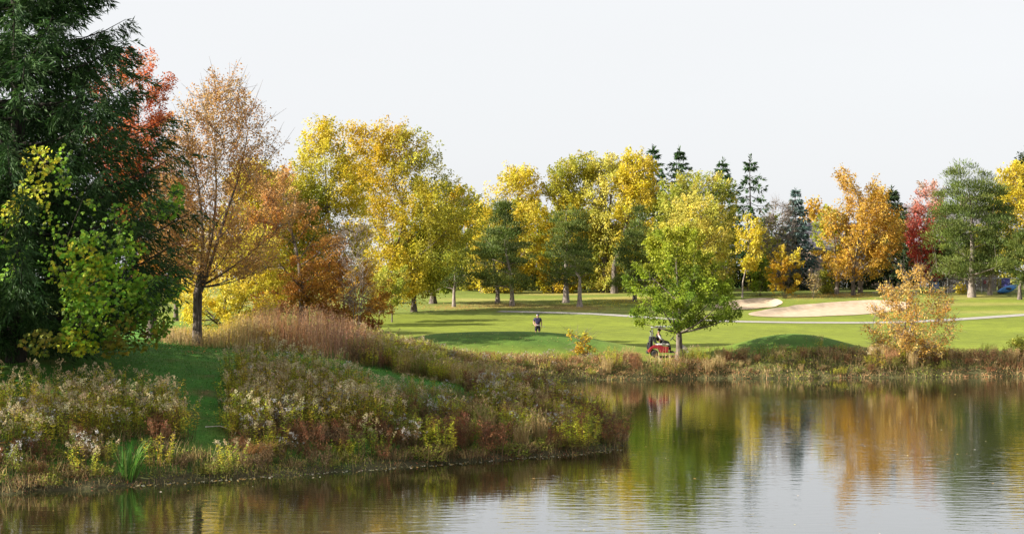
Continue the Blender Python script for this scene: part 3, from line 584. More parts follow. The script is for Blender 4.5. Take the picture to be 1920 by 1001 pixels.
for px, py, rx, ry, n, pc in ((72,300,34,32,110,'y'),(62,368,45,36,130,'y'),(118,330,20,62,90,'m'),(28,445,34,60,70,'m'),(20,400,20,25,50,'y'),(130,415,60,60,120,'m'),(95,470,25,60,60,'m'),(185,478,82,45,520,'m'),(150,500,50,50,260,'y'),(190,535,88,50,620,'m'),(165,595,58,62,520,'m'),(150,640,40,25,140,'y'),
        (285,545,52,30,330,'g'),(280,590,58,45,420,'g'),(255,620,60,38,330,'o'),(305,392,40,18,120,'g'),(332,362,14,22,60,'m'),(225,430,34,50,110,'g'),(80,640,45,25,120,'o'),(215,650,26,22,110,'o'),(320,535,18,28,90,'g'),(15,500,20,30,40,'m')):
    n = int(n*1.2)
    a = R.uniform(0, 6.283, n); u = R.random(n)**.55; x = px+rx*u*np.cos(a)*(1+.2*np.sin(3*a+px)); y = py+ry*u*np.sin(a)
    z = EYE-(y-HY)/F*51; f = np.clip((z-sb[2])/hs_, 0, 1); rr = np.interp(f, pfa[:, 0], pfa[:, 1]); X0 = (x-HX)/F*51-sb[0]
    D = 56-.80*np.sqrt(np.maximum(rr**2-X0**2, .3))-.35+R.normal(0, .38, n)+.25*wobble(np.stack((x, y), 1)*.05, 1, 6)
    p = np.stack(((x-HX)/F*D, D, EYE-(y-HY)/F*D), 1); kp_ = wobble(p, 2.2, 61) > -.45; p = p[kp_]; n = len(p)
    p[:, 2] = np.maximum(p[:, 2], gz(p[:, 0], p[:, 1])+.1)
    Nn = np.stack((R.normal(-.25, .35, n), R.normal(-.7, .3, n), R.normal(.6, .35, n)), 1)
    A = np.stack((R.normal(0, .5, n), R.normal(-.35, .2, n), R.normal(-.75, .3, n)), 1)
    lobed(g, p-np.array(root.location), A, Nn, R.uniform(.09, .18, n), pick(VP[pc], n, .25)*VINE_TONE)
    m = max(3, n//40); k = R.integers(0, n, m)
    add_twigs(st, p[k]-np.array(root.location), p[np.minimum(k+1, n-1)]-np.array(root.location)+np.array((0, .1, -.2)), .012, .008, (.1, .1, .1))
tag(g.build('leaves', LEAF, root), kind='stuff'); tag(st.build('stems', BARK, root), kind='stuff')

# ---------------------------------------------------------------- bank plants: a few of each kind, then copies
GR = dict(straw=[(.42,.31,.14),(.36,.26,.11),(.5,.38,.19)], tawny=[(.42,.22,.10),(.36,.19,.09),(.46,.28,.14)], mauve=[(.29,.165,.115),(.24,.14,.10),(.34,.21,.14)], rust=[(.17,.07,.035),(.21,.09,.04),(.13,.06,.035)], rgreen=[(.21,.24,.035),(.16,.21,.03),(.27,.27,.04)],
          gr=[(.38,.39,.03),(.29,.36,.03),(.44,.38,.03)], gro=[(.40,.30,.03),(.34,.29,.03),(.44,.30,.04)], grg=[(.16,.24,.03),(.21,.28,.035),(.13,.20,.03)], iris=[(.05,.15,.02),(.075,.18,.03),(.10,.15,.03)], plume=[(.46,.38,.22),(.56,.48,.31),(.36,.28,.15)], brown=[(.13,.085,.045),(.17,.11,.055),(.10,.07,.04)])
for k_ in GR: GR[k_] = [tuple((1.05 if k_ not in ('straw', 'tawny', 'mauve') else .85)*v for v in c_) for c_ in GR[k_]]
def rdir(n): a = rng.uniform(0, 6.283, n); return np.stack((np.cos(a), np.sin(a), np.zeros(n)), 1)
def disc(n, r): d = rdir(n); return d*(rng.random(n)**.5*r)[:, None]
def goldenrod(h=1.25, r=.38, ns=13, pal='gr', plume=True, leafk=34):
    f, p = Geo(), Geo(); B = disc(ns, r); hh = h*rng.uniform(.72, 1.08, ns)
    tip = B+unit(B+rng.normal(0, .1, B.shape))*np.array((1, 1, 0))*(hh*rng.uniform(.03, .28, ns))[:, None]+np.array((0, 0, 1.))*hh[:, None]
    add_twigs(f, B-np.array((0, 0, .15)), tip, .008, .004, pick(GR['brown'], 1)[0])
    k = np.repeat(np.arange(ns), leafk); t = rng.uniform(.12, .93, len(k)); P = B[k]+(tip-B)[k]*t[:, None]
    A = rdir(len(k))+np.array((0, 0, .55))*rng.uniform(-.4, 1.4, len(k))[:, None]
    C = pick(GR[pal], ns, .15)[k]; m = ss((.5-t)/.45)[:, None]*.75; C = C*(1-m)+pick(GR['brown'], len(k))*m
    add_leaves(f, P, A, np.array((0, 0, 1.))+rng.normal(0, .4, (len(k), 3)), rng.uniform(.09, .16, len(k))*(1.15-.4*t), .024, C)
    if plume:
        q = 40; k = np.repeat(rng.permutation(ns)[:max(2, int(ns*plume*.5))], q); t = rng.random(len(k)); d = rdir(ns)[k]
        P = tip[k]+np.array((0, 0, 1.))*(.16*t-.06)[:, None]+d*(.14*t**1.5)[:, None]+rng.normal(0, 1, (len(k), 3))*(.055*(1.15-t))[:, None]
        add_leaves(p, P, rng.normal(0, 1, (len(k), 3))+np.array((0, 0, .5)), rng.normal(0, 1, (len(k), 3)), rng.uniform(.03, .06, len(k)), .022, pick(GR['plume'], ns, .12)[k]*rng.uniform(.8, 1.2, (len(k), 1)))
    return f, p
def tall_grass(h=1.2, r=.3, n=150, pal='straw', head=True, bend=.28, w=.012):
    f, p = Geo(), Geo(); B = disc(n, r); d = unit(B+rng.normal(0, .15, B.shape)*np.array((1, 1, 0))); hh = h*rng.uniform(.55, 1.05, n); bd = rng.uniform(.02, bend, n)
    add_blades(f, B-np.array((0, 0, .08)), d, hh, bd, w*rng.uniform(.7, 1.3, n), pick(GR[pal], n, .2))
    if head:
        m = n//3; k = np.arange(m); tip = B[k]+d[k]*(hh*bd)[k][:, None]+np.array((0, 0, 1.))*(hh*(1-.25*bd))[k][:, None]
        q = 7; kk = np.repeat(k, q)
        add_leaves(p, tip[kk]-np.array((0, 0, 1.))*rng.uniform(0, .22*h, (len(kk), 1))+rng.normal(0, .018*h, (len(kk), 3)), d[kk]*.3+np.array((0, 0, 1.))+rng.normal(0, .3, (len(kk), 3)), rng.normal(0, 1, (len(kk), 3)), .07*h, .018*h, pick(GR[pal], len(kk), .2)*1.08)
    return f, p
def seedy(h=1.0, r=.35, ns=12, pal='rust', fluff=0):
    f, p = Geo(), Geo(); B = disc(ns, r); hh = h*rng.uniform(.6, 1.1, ns); tip = B*1.5+np.array((0, 0, 1.))*hh[:, None]+disc(ns, .12)
    add_twigs(f, B-np.array((0, 0, .15)), tip, .009, .004, pick(GR['brown'], 1)[0])
    nb = 7; k = np.repeat(np.arange(ns), nb); t = rng.uniform(.3, .95, len(k)); S0 = B[k]+(tip-B)[k]*t[:, None]; E0 = S0+rdir(len(k))*.16*h+np.array((0, 0, .2*h))*rng.uniform(.4, 1.2, (len(k), 1))
    add_twigs(f, S0, E0, .005, .003, pick(GR['brown'], 1)[0])
    q = 10; kk = np.repeat(np.arange(len(k)), q); P = S0[kk]+(E0-S0)[kk]*rng.random((len(kk), 1))+rng.normal(0, .022, (len(kk), 3))
    add_leaves(f, P, rng.normal(0, 1, (len(kk), 3))+np.array((0, 0, .4)), rng.normal(0, 1, (len(kk), 3)), rng.uniform(.035, .08, len(kk)), .022, pick(GR[pal], ns, .2)[k][kk]*rng.uniform(.75, 1.3, (len(kk), 1)))
    if fluff:
        P = tip[rng.integers(0, ns, fluff)]+rng.normal(0, .09, (fluff, 3))-np.array((0, 0, .12))*rng.random((fluff, 1)); kk = np.repeat(np.arange(fluff), 7)
        add_leaves(p, P[kk]+rng.normal(0, .022, (len(kk), 3)), rng.normal(0, 1, (len(kk), 3)), rng.normal(0, 1, (len(kk), 3)), .05, .03, pick([(.50,.49,.48),(.42,.41,.39)], len(kk), .05))
    return f, p
def low_weed(h=.4, r=.45, n=420, pal='rgreen', blades=30):
    f, p = Geo(), Geo(); B = disc(n, r); z = rng.random(n)*h*(1.05-(np.linalg.norm(B, axis=1)/r)**2*.7); P = B+np.array((0, 0, 1.))*z[:, None]
    add_leaves(f, P, rdir(n)+np.array((0, 0, .5))*rng.uniform(-.5, 1.5, (n, 1)), np.array((0, 0, 1.))+rng.normal(0, .6, (n, 3)), rng.uniform(.05, .12, n), .035, pick(GR[pal], n, .25))
    B = disc(blades, r); add_blades(f, B, unit(B+1e-3), h*rng.uniform(.7, 1.5, blades), rng.uniform(.2, .8, blades), .012, pick(GR['straw'] if pal != 'grg' else GR['gr'], blades, .2))
    B = disc(14, r*.8); add_twigs(f, B-np.array((0, 0, .1)), B*1.2+np.array((0, 0, h*.8)), .007, .004, pick(GR['brown'], 1)[0])
    return f, p
KINDS = {}
def kind(key, name, cat, makers, fn, pn):
    KINDS[key] = (name, cat, [(a.mesh(fn, BLADE), b.mesh(pn, PLUME) if b.n else None) for a, b in makers], pn)
kind('rod', 'goldenrod_clump', 'goldenrod', [goldenrod(rng.uniform(1.15, 1.4), .4, 14) for _ in range(4)]+[goldenrod(1.3, .4, 13, 'gro') for _ in range(2)], 'stems_and_leaves', 'plumes')
kind('rodg', 'goldenrod_clump', 'goldenrod', [goldenrod(1.2, .4, 15, 'grg', True), goldenrod(1.25, .38, 15, 'gr', True), goldenrod(1.1, .4, 15, 'gr', False)], 'stems_and_leaves', 'plumes')
kind('straw', 'straw_grass_clump', 'grass clump', [tall_grass(1.15, .32, 170, 'straw') for _ in range(3)], 'blades', 'seed_heads')
kind('tawny', 'tawny_grass_clump', 'grass clump', [tall_grass(1.9, .5, 330, 'mauve', w=.014), tall_grass(1.8, .5, 330, 'tawny', w=.014), tall_grass(1.95, .5, 320, 'mauve', w=.014)], 'blades', 'seed_heads')
kind('golden', 'golden_grass_clump', 'grass clump', [tall_grass(1.4, .45, 240, 'straw', w=.014), tall_grass(1.3, .45, 240, 'tawny', w=.014)], 'blades', 'seed_heads')
kind('rust', 'rusty_weed', 'weed', [seedy(1.0, .38, 13, 'rust'), seedy(.85, .38, 13, 'brown'), seedy(1.0, .35, 12, 'rust')], 'stems_and_seeds', 'fluff')
kind('fluff', 'white_tufted_weed', 'weed', [seedy(1.15, .35, 11, 'brown', 34), seedy(1.1, .35, 11, 'rgreen', 26)], 'stems_and_seeds', 'fluff')
kind('low', 'low_weed', 'weed', [low_weed(.38, .45, 420, 'rgreen'), low_weed(.32, .45, 380, 'brown', 70), low_weed(.42, .45, 420, 'rgreen'), low_weed(.3, .5, 300, 'brown', 90)], 'leaves', 'tips')
kind('fine', 'feathery_green_weed', 'weed', [goldenrod(1.2, .5, 22, 'rgreen', False, 46), goldenrod(1.15, .5, 22, 'gr', False, 46)], 'stems_and_leaves', 'plumes')
def plant(key, x, y, sc, label, group):
    name, cat, vs, pn = KINDS[key]; fm, pm = vs[int(rng.integers(len(vs)))]
    o = link(bpy.data.objects.new(name, fm)); o.location = (x, y, float(gz(x, y))-.02); o.rotation_euler = (rng.normal(0, .06), rng.normal(0, .06), rng.uniform(0, 6.28))
    o.scale = (sc*rng.uniform(.9, 1.15),)*2+(sc*rng.uniform(.85, 1.12),); tag(o, label, cat, group)
    if pm: tag(link(bpy.data.objects.new(pn, pm), o), kind='stuff')
    return o
def pxof(x, y): return HX+x/y*F
def scatter(x0, x1, y0, y1, n, dmin):
    """jittered rows of points about dmin apart"""
    ys = np.arange(y0, y1, dmin*.9); o = []
    for i, y in enumerate(ys):
        x = np.arange(x0+(i % 2)*dmin*.5, x1, dmin); o.append(np.stack((x+rng.uniform(-.38, .38, len(x))*dmin, y+rng.uniform(-.38, .38, len(x))*dmin), 1))
    return np.concatenate(o)
WORD = dict(rod='pale plumed goldenrod', rodg='greener goldenrod clump', straw='straw grass clump', tawny='tall reddish tawny grass clump', golden='golden straw grass clump', rust='rusty seedy weed', fluff='white tufted weed', low='low tangled weed', fine='feathery green weed')
def put(key, x, y, sc, where): plant(key, x, y, sc, WORD[key]+' '+where, WORD[key].replace(' at the water line', '')+'s '+where)
def near_zone(px, d):
    row = 'close to the water' if d < 1.6 else 'half way up' if d < 3.6 else 'at the top'
    if px < 350: return row+' of the left bank '+('by the left edge' if px < 120 else 'left of the iris' if px < 225 else 'right of the iris')
    if px < 735: return row+' of the middle bank '+('beside the grass gap' if px < 520 else 'at its centre' if px < 630 else 'towards the peninsula')
    return row+' of the peninsula '+('at its root' if px < 850 else 'in its middle' if px < 1020 else 'at its tip')
# near bank and peninsula
for x, y in scatter(-19, 4.2, 43.3, 76, 900, .60):
    px = pxof(x, y); d = float(shore_dist(np.array(x), np.array(y)))
    if px < -60 or d < .12 or (abs(px-240) < 42 and d < 2.2): continue
    q = rng.random(); wob = wobble(np.array((x, y)), .6, 41)
    zone = near_zone(px, d)
    if px < 335+18*wob:
        if d > 6.2+.6*wob: continue
        if d < .9: put(('low', 'rust', 'rodg', 'low')[int(q*4)], x, y, rng.uniform(.55, 1.2), zone)
        elif d < 1.9: put(('low', 'low', 'rust', 'rodg', 'fluff')[int(q*5)], x, y, rng.uniform(.7, .95), zone)
        else: put(('rod', 'rod', 'rod', 'rod', 'rodg', 'fluff')[int(q*6)] if wob < .75 else 'rust', x, y, rng.uniform(.78, 1.15), zone)
    elif px < 430+12*wob:
        if d < 1.25: put('low', x, y, rng.uniform(.6, .95), zone)
    elif px < 735:
        if y > 58.2-(px-430)*.0012: continue
        if px > 670 and y > 54.8: put(('low', 'rodg', 'rod')[int(q*3)], x, y, rng.uniform(.45, .6), zone); continue
        if d < 1.0: put(('low', 'fine', 'low', 'rust', 'rodg', 'rust')[int(q*6)], x, y, rng.uniform(.55, 1.0), zone)
        elif d < 2.4: put(('rust', 'low', 'fluff', 'rodg', 'rodg')[int(q*5)] if wob < .5 else 'rust', x, y, rng.uniform(.7, .95), zone)
        elif px < 475: put('rodg', x, y, rng.uniform(.85, 1.0), zone)
        else: put(('rod', 'rod', 'rod', 'rodg', 'rod', 'fluff')[int(q*6)], x, y, rng.uniform(.82, 1.2), zone)
    else:
        if px < 880 and 60 < y < 66.0-(px-735)*.016: continue                # the sunlit patch of lawn
        if y > (68.5 if px < 960 else 72): continue
        if px < 900 and 55.2 < y < 60.2: put(('low', 'fluff', 'rodg', 'low')[int(q*4)], x, y, rng.uniform(.4, .55), zone); continue
        if d < 1.0: put(('low', 'low', 'rust', 'low', 'fine')[int(q*5)] if px < 1040 else ('fine', 'rust', 'low')[int(q*3)], x, y, rng.uniform(.85, 1.2), zone)
        elif px < 960 and y > 62.0: put(('straw', 'straw', 'fine', 'rodg')[int(q*4)], x, y, rng.uniform(.6, .9), zone)
        elif px > 1040 and wob > -.2: put(('fine', 'fine', 'rod', 'rust')[int(q*4)], x, y, rng.uniform(.95, 1.25), zone)
        elif d < 3: put(('rust', 'rust', 'fine', 'fluff', 'rust', 'fine', 'straw')[int(q*7)], x, y, rng.uniform(.75, 1.0), zone)
        else: put(('rust', 'rust', 'fine', 'rod', 'rodg', 'fluff')[int(q*6)], x, y, rng.uniform(.75, 1.0), zone)
# tall grasses beyond the lawn: two masses nobody could count
def grass_mass(label, x0, x1, y0, y1, n, test, hfun, pals, w=.013):
    x = rng.uniform(x0, x1, n); y = rng.uniform(y0, y1, n); px = pxof(x, y); ok = test(px, x, y) > rng.random(n); x, y, px = x[ok], y[ok], px[ok]; n = len(x)
    P2 = np.stack((x, y), 1); d = rdir(n)*.6+unit(np.stack((.6+wobble(P2, .9, 71), .5*wobble(P2, .9, 72), x*0), 1))*.5
    h = hfun(px)*(.72+.2*wobble(P2, 1.1, 73)+rng.uniform(-.32, .25, n)); bd = rng.uniform(.03, .26, n); tone = wobble(P2, .7, 74)+.5*wobble(P2, 2.5, 75)+rng.normal(0, .5, n)
    C = np.where((tone > .35)[:, None], pick(GR[pals[0]], n, .2), np.where((tone > -.3)[:, None], pick(GR[pals[1]], n, .2), pick(GR[pals[2]], n, .2)))
    P = np.stack((x, y, gz(x, y)-.05), 1); g = Geo(); add_blades(g, P, unit(d), h, bd, w*rng.uniform(.7, 1.3, n), C)
    k = np.repeat(np.flatnonzero(rng.random(n) < .45), 5); tip = P[k]+unit(d)[k]*(h*bd)[k][:, None]+np.array((0, 0, 1.))*(h*(1-.25*bd))[k][:, None]
    add_leaves(g, tip-np.array((0, 0, 1.))*rng.uniform(0, .4, (len(k), 1))+rng.normal(0, .04, (len(k), 3)), np.array((0, 0, 1.))+rng.normal(0, .45, (len(k), 3)), rng.normal(0, 1, (len(k), 3)), .10, .018, C[k]*1.12)
    tag(g.build('tall_grass', BLADE), label, 'grass', kind='stuff')
grass_mass('tall reddish mauve grass behind the near lawn', -16, -5.0, 66, 74, 12500, lambda px, x, y: (px > 470+40*wobble(np.stack((px*.05, y), 1), .6, 76))*(px < 715)*(.55+.45*wobble(np.stack((x, y), 1), 1.6, 78)), lambda px: 1.95-.6*ss((px-620)/90)-.25*ss((520-px)/60), ('tawny', 'mauve', 'mauve'))
grass_mass('golden straw grass under the tan maple', -19, -9.0, 65.0, 72, 9000, lambda px, x, y: (px > 300)*(px < 520)*.9, lambda px: .7+.75*ss((px-390)/70), ('straw', 'straw', 'gro'))
for x, y in scatter(-8, 0.5, 66, 80, 90, .65):
    px = pxof(x, y)
    if 660 < px < 800 and float(shore_dist(np.array(x), np.array(y))) > .3: put(('rodg', 'rust', 'fine')[int(rng.random()*3)], x, y, rng.uniform(.7, .95), 'beside the hidden cove')
# far bank
for x, y in scatter(-9, 34, 80, 98.5, 520, .78):
    px = pxof(x, y); d = float(shore_dist(np.array(x), np.array(y)))
    wdt = 3.0 if px > 1130 else 4.2
    if d < .15 or d > wdt or px < 770: continue
    q = rng.random(); wob = wobble(np.array((x, y)), .55, 43); zone = ('low' if d < .9 else 'high')+' on the far bank '+('below the golfer' if px < 1130 else 'below the cart and maple' if px < 1340 else 'below the right mound' if px < 1640 else 'around the amber tree' if px < 1790 else 'at its right end')
    if px < 1130: k = ('rodg', 'low', 'fine', 'fluff', 'rust', 'fine')[int(q*6)]; sc = rng.uniform(.38, .6)
    elif 1235 < px < 1340 and d > 1.4: k = ('rod', 'fine')[int(q*2)]; sc = rng.uniform(.62, .8)
    elif px < 1340: k = ('rust', 'straw', 'fine', 'golden', 'rodg')[int(q*5)]; sc = rng.uniform(.6, .95)
    elif px > 1655: k = ('rust', 'rust', 'golden', 'fine', 'straw')[int(q*5)]; sc = rng.uniform(.55, .85)*(1+.3*wob)
    else: k = ('rust', 'straw', 'golden', 'fine', 'straw', 'rod')[int(q*6)]; sc = rng.uniform(.65, 1.0)*(1+.35*wob)
    if 1195 < px < 1266 and d > .8: k = 'low'; sc = .55
    if d < .8 and q < .6: k = 'low' if q < .3 else 'rust'; sc *= 1.1
    if 1340 < px < 1640: sc *= .72
    if 1250 < px < 1300 and k in ('rust', 'straw', 'golden'): k = 'rod'; sc = .6
    put(k, x, y, sc, zone)
# tangled undergrowth nobody could count
def undergrowth(name, label, x0, x1, y0, y1, n, test, hmax, pals, lw):
    x = rng.uniform(x0, x1, n); y = rng.uniform(y0, y1, n); d = shore_dist(x, y); px = pxof(x, y); dens = test(px, d, x, y); ok = (rng.random(n) < dens); x, y, d, px = x[ok], y[ok], d[ok], px[ok]; n = len(x)
    hm = hmax*(.55+.45*wobble(np.stack((x, y), 1), 1.3, 51))*np.clip(d/.7, .6, 1)*np.where((y > 75) & (px < 1130), .6, np.where((y > 75) & (px > 1340) & (px < 1640), .7, 1)); hm = np.maximum(hm, .12); z = gz(x, y)
    tone = wobble(np.stack((x, y), 1), .8, 52)+rng.normal(0, .35, n); C = np.where((tone > .25)[:, None], pick(GR[pals[0]], n, .25), np.where((tone > -.35)[:, None], pick(GR[pals[1]], n, .25), pick(GR[pals[2]], n, .25)))
    g = Geo(); h = rng.random(n)*hm; k = rng.random(n) < .7
    P = np.stack((x, y, z+h), 1); add_leaves(g, P[k], rdir(k.sum())+np.array((0, 0, .8))*rng.uniform(-.3, 1.6, (k.sum(), 1)), rng.normal(0, 1, (k.sum(), 3)), lw*rng.uniform(.8, 2.2, k.sum()), lw*.42, C[k])
    j = ~k; P = np.stack((x, y, z-.05), 1)[j]; m = j.sum(); add_blades(g, P, rdir(m), hm[j]*rng.uniform(.7, 1.5, m)+.1, rng.uniform(.1, .8, m), .013*lw/.06, pick(GR['straw'], m, .25)*np.where(rng.random(m) < .5, .6, 1)[:, None])
    tag(g.build(name, BLADE), label, 'undergrowth', kind='stuff')
def near_cover(px, d, x, y):
    v = (d > -.12)*(d < 11)*np.where(px < 335, (d < 6.3)*1., np.where(px < 430, (d < 1.3)*1., np.where(px < 735, (y < 58.2)*1., ((px > 880) | (y < 60) | (y > 64.5))*(y < 72)*1.)))
    return v*np.where(d < 1.4, 1, .45)
undergrowth('undergrowth', 'tangled weeds and dead stems covering the near bank', -19, 4.2, 43, 72, 150000, near_cover, .5, ('rgreen', 'brown', 'rust'), .06)
undergrowth('undergrowth', 'tangled weeds and straw covering the far bank', -9, 36, 79, 99, 165000, lambda px, d, x, y: (d > -.15)*(d < np.where(px > 1130, 3.0, 4.4))*(px > 770)*np.where((px > 1195) & (px < 1262) & (d > .9), .3, 1), .85, ('rgreen', 'brown', 'tawny'), .10)
# single plants that stand out
g = Geo(); n = 54; B = disc(n, .22); d = unit(B+np.array((.08, 0, 0))+rng.normal(0, .05, B.shape)*np.array((1, 1, 0)))
add_blades(g, B-np.array((0, 0, .1)), d, rng.uniform(.5, 1.45, n), rng.uniform(.05, .75, n), .04, pick(GR['iris'], n, .2))
ir = g.build('iris_clump', BLADE); p = ground_at(240, 898, 40); ir.location = p; tag(ir, 'bright green sword leaved iris clump at the water edge', 'iris')
def one(name, label, cat, geo, px, py, D0=40., mat=BLADE, loc=None):
    o = geo.build(name, mat); o.location = loc if loc is not None else ground_at(px, py, D0); return tag(o, label, cat)
g, _ = tall_grass(1.1, .22, 120, 'tawny', w=.016, bend=.2); one('tawny_grass_clump', 'upright salmon coloured grass tuft near the peninsula tip', 'grass clump', g, 0, 0, loc=ground_D(1035, 62))
g, _ = seedy(1.3, .5, 14, 'rust'); one('rusty_weed', 'dark red arching dock between the straw grass and the salmon tuft', 'weed', g, 0, 0, loc=ground_D(990, 62.5))
g = Geo(); n = 90; P = disc(n, .28)+np.array((0, 0, 1.))*rng.uniform(.25, 1.0, (n, 1)); add_leaves(g, P, rdir(n)-np.array((0, 0, .5)), rng.normal(0, .4, (n, 3))+np.array((0, -.6, .6)), rng.uniform(.09, .17, n), .11, pick(VP['y'], n, .12)); B = disc(6, .1); add_twigs(g, B, B*2+np.array((0, 0, 1.)), .01, .005, (.2, .15, .08))
one('yellow_leaved_sapling', 'sapling with large yellow leaves right of the grass gap', 'sapling', g, 448, 790)
o2 = link(bpy.data.objects.new('yellow_leaved_sapling', g.mesh('leaves', BLADE))); o2.location = ground_D(950, 66); o2.scale = (.8, .8, .9); tag(o2, 'yellow leaved sapling on top of the peninsula before the far bank', 'sapling')
g = Geo(); n = 500; B = disc(n, .5); P = B+np.array((0, 0, 1.))*rng.random((n, 1))*.75*(1.1-np.linalg.norm(B, axis=1)[:, None]); add_leaves(g, P, rdir(n)+np.array((0, 0, .6)), rng.normal(0, 1, (n, 3)), .09, .03, pick([(.12,.2,.13),(.16,.25,.17)], n, .15)); bw = empty('blue_green_weed', tuple(ground_at(2, 865, 40)), 'blue green bushy weed at the lower left corner', 'weed'); tag(g.build('leaves', BLADE, bw), kind='stuff')
g = Geo(); n = 160; B = disc(n, .45)+np.array((0, 0, .45)); d = unit(np.array((.8, -.6, 0))+rng.normal(0, .25, (n, 3))*np.array((1, 1, 0))); add_blades(g, B*np.array((1, 1, .8)), d, rng.uniform(.3, .7, n), rng.uniform(.8, 1.6, n), .012, pick(GR['tawny'], n, .2)*.8); one('flattened_grass_clump', 'flattened rust coloured grass combed towards the water', 'grass clump', g, 480, 872)
# bleached fallen branch on the lawn gap
g = Geo(); p0 = ground_at(430, 808, 42)
for a, b_, r in (((385, 804), (440, 812), .018), ((425, 800), (436, 816), .013), ((452, 798), (440, 818), .014), ((470, 776), (442, 815), .012), ((460, 800), (447, 815), .01)):
    pa, pb = ground_at(*a, 42), ground_at(*b_, 42); add_tube(g, np.array((pa, (pa+pb)/2+np.array((0, 0, .1)), pb))-p0+np.array((0, 0, .06)), (r, r*.8, r*.6), 5, (.5, .45, .4))
DEAD = noise_mat('bleached_wood', (.40, .36, .31), (.6, .55, .48), 9, .9, .4)
one('fallen_branch', 'bleached fallen branch lying in the grass gap', 'branch', g, 0, 0, mat=DEAD, loc=p0)
# short grass, fallen leaves, leaves on the water
n = 60000; x = rng.uniform(-19.5, 1.5, n); y = rng.uniform(45, 68, n); d = shore_dist(x, y); px = pxof(x, y); ok = (d > .5) & (px > 120) & ((px < 520) | (y > 58)); x, y = x[ok], y[ok]; n = len(x)
g = Geo(); add_leaves(g, np.stack((x, y, gz(x, y)-.01), 1), np.array((0, 0, 1.))+rng.normal(0, .45, (n, 3)), rng.normal(0, 1, (n, 3)), rng.uniform(.05, .10, n), .014, pick([(.035,.14,.015),(.05,.17,.02),(.03,.11,.012),(.08,.16,.02)], n, .2))
tag(g.build('grass', BLADE), 'short green lawn grass', 'grass', kind='stuff')
def litter_at(px, py, sx, sy, n, pal, D0=42., size=.1):
    c = ground_at(px, py, D0); x = c[0]+rng.normal(0, sx, n); y = c[1]+rng.normal(0, sy, n); return x, y, pick(PAL[pal], n, .2), np.full(n, size)
parts_ = [litter_at(360, 710, 2.4, 3.5, 160, 'beige', size=.075), litter_at(390, 780, 1.4, 2, 90, 'tan', size=.075), litter_at(370, 655, 2.5, 1.5, 120, 'tan')]+[litter_at(a, b_, 3.2, 2.6, 260, pl, 110, .16) for a, b_, pl in ((960, 574, 'beige'), (1080, 577, 'beige'), (1170, 565, 'yellow'), (1500, 556, 'orange'), (1590, 553, 'orange'), (860, 577, 'tan'), (1180, 572, 'gold'))]+[litter_at(a, b_, 3.0, 1.6, 90, 'beige', 96, .11) for a, b_ in ((870, 640), (1040, 640), (1430, 640), (1500, 640))]
x, y, C, s = [np.concatenate(v) for v in zip(*parts_)]; ok = shore_dist(x, y) > .5; x, y, C, s = x[ok], y[ok], C[ok], s[ok]; n = len(x); g = Geo()
add_leaves(g, np.stack((x, y, gz(x, y)+.025), 1), rdir(n)+np.array((0, 0, .15)), np.array((0, 0, 1.))+rng.normal(0, .25, (n, 3)), s, s*.7, C); tag(g.build('fallen_leaves', LEAF), 'fallen leaves scattered over the lawns', 'leaves', kind='stuff')
n = 420; x = rng.uniform(-16, 30, n); y = 30+rng.random(n)**1.3*62; d = shore_dist(x, y); ok = (d < -.15) & ((rng.random(n) < .35) | (d > -2.5)); x, y = x[ok], y[ok]
m = 360; t = rng.uniform(4.2, 9.98, m); xs = np.interp(t, np.arange(len(SHORE)), SHORE[:, 0]); ys = np.interp(t, np.arange(len(SHORE)), SHORE[:, 1])-np.abs(rng.normal(.15, .18, m)); xs += rng.normal(0, .2, m)
x, y = np.r_[x, xs], np.r_[y, ys]; n = len(x); g = Geo(); s = rng.uniform(.05, .11, n)
add_leaves(g, np.stack((x, y, np.full(n, .008)), 1), rdir(n), np.array((0, 0, 1.))+rng.normal(0, .08, (n, 3)), s, s*.8, pick([(.6,.56,.48),(.5,.45,.3),(.45,.3,.1)], n, .15), .05); tag(g.build('floating_leaves', LEAF), 'pale leaves floating on the pond', 'leaves', kind='stuff')
# ---------------------------------------------------------------- golfer, cart, yard, house
def flat_mat(name, c, rough=.6, metal=0, spec=.4, var=.12, scale=6):
    return noise_mat(name, tuple(v*(1-var) for v in c), tuple(v*(1+var) for v in c), scale, rough, .08, metal=metal, spec=spec)
SKIN = flat_mat('skin', (.30, .165, .115), .55); NAVY = flat_mat('navy_cloth', (.012, .009, .042), .8); BLACK = flat_mat('black_cloth', (.010, .010, .014), .8); WHITE = flat_mat('white_cloth', (.42, .42, .45), .7)
HAIR = flat_mat('grey_hair', (.3, .28, .26), .8); RED = flat_mat('red_paint', (.22, .012, .018), .25, spec=.6); RUBBER = flat_mat('rubber', (.012, .012, .013), .8); STEEL = flat_mat('steel', (.55, .56, .58), .3, metal=.9)
COWL_SHINE = flat_mat('cowl_highlight', (.50, .46, .52), .35); VINYL = flat_mat('white_vinyl', (.55, .54, .52), .5); DARKP = flat_mat('dark_plastic', (.02, .02, .022), .5); KHAKI = flat_mat('pale_trousers', (.42, .40, .36), .8)
def skin(name, verts, edges, mat, parent, root=0, sub=2):
    me = bpy.data.meshes.new(name); me.from_pydata([v[:3] for v in verts], edges, []); me.materials.append(mat)
    o = link(bpy.data.objects.new(name, me), parent)
    m = o.modifiers.new('skin', 'SKIN'); m.use_smooth_shade = True
    if not me.skin_vertices: me.attributes
    for i, v in enumerate(verts):
        r = v[3] if len(v) > 3 else .05
        me.skin_vertices[0].data[i].radius = (r, r) if not isinstance(r, tuple) else r
        me.skin_vertices[0].data[i].use_root = (i == root)
    s = o.modifiers.new('sub', 'SUBSURF'); s.levels = s.render_levels = sub
    return o
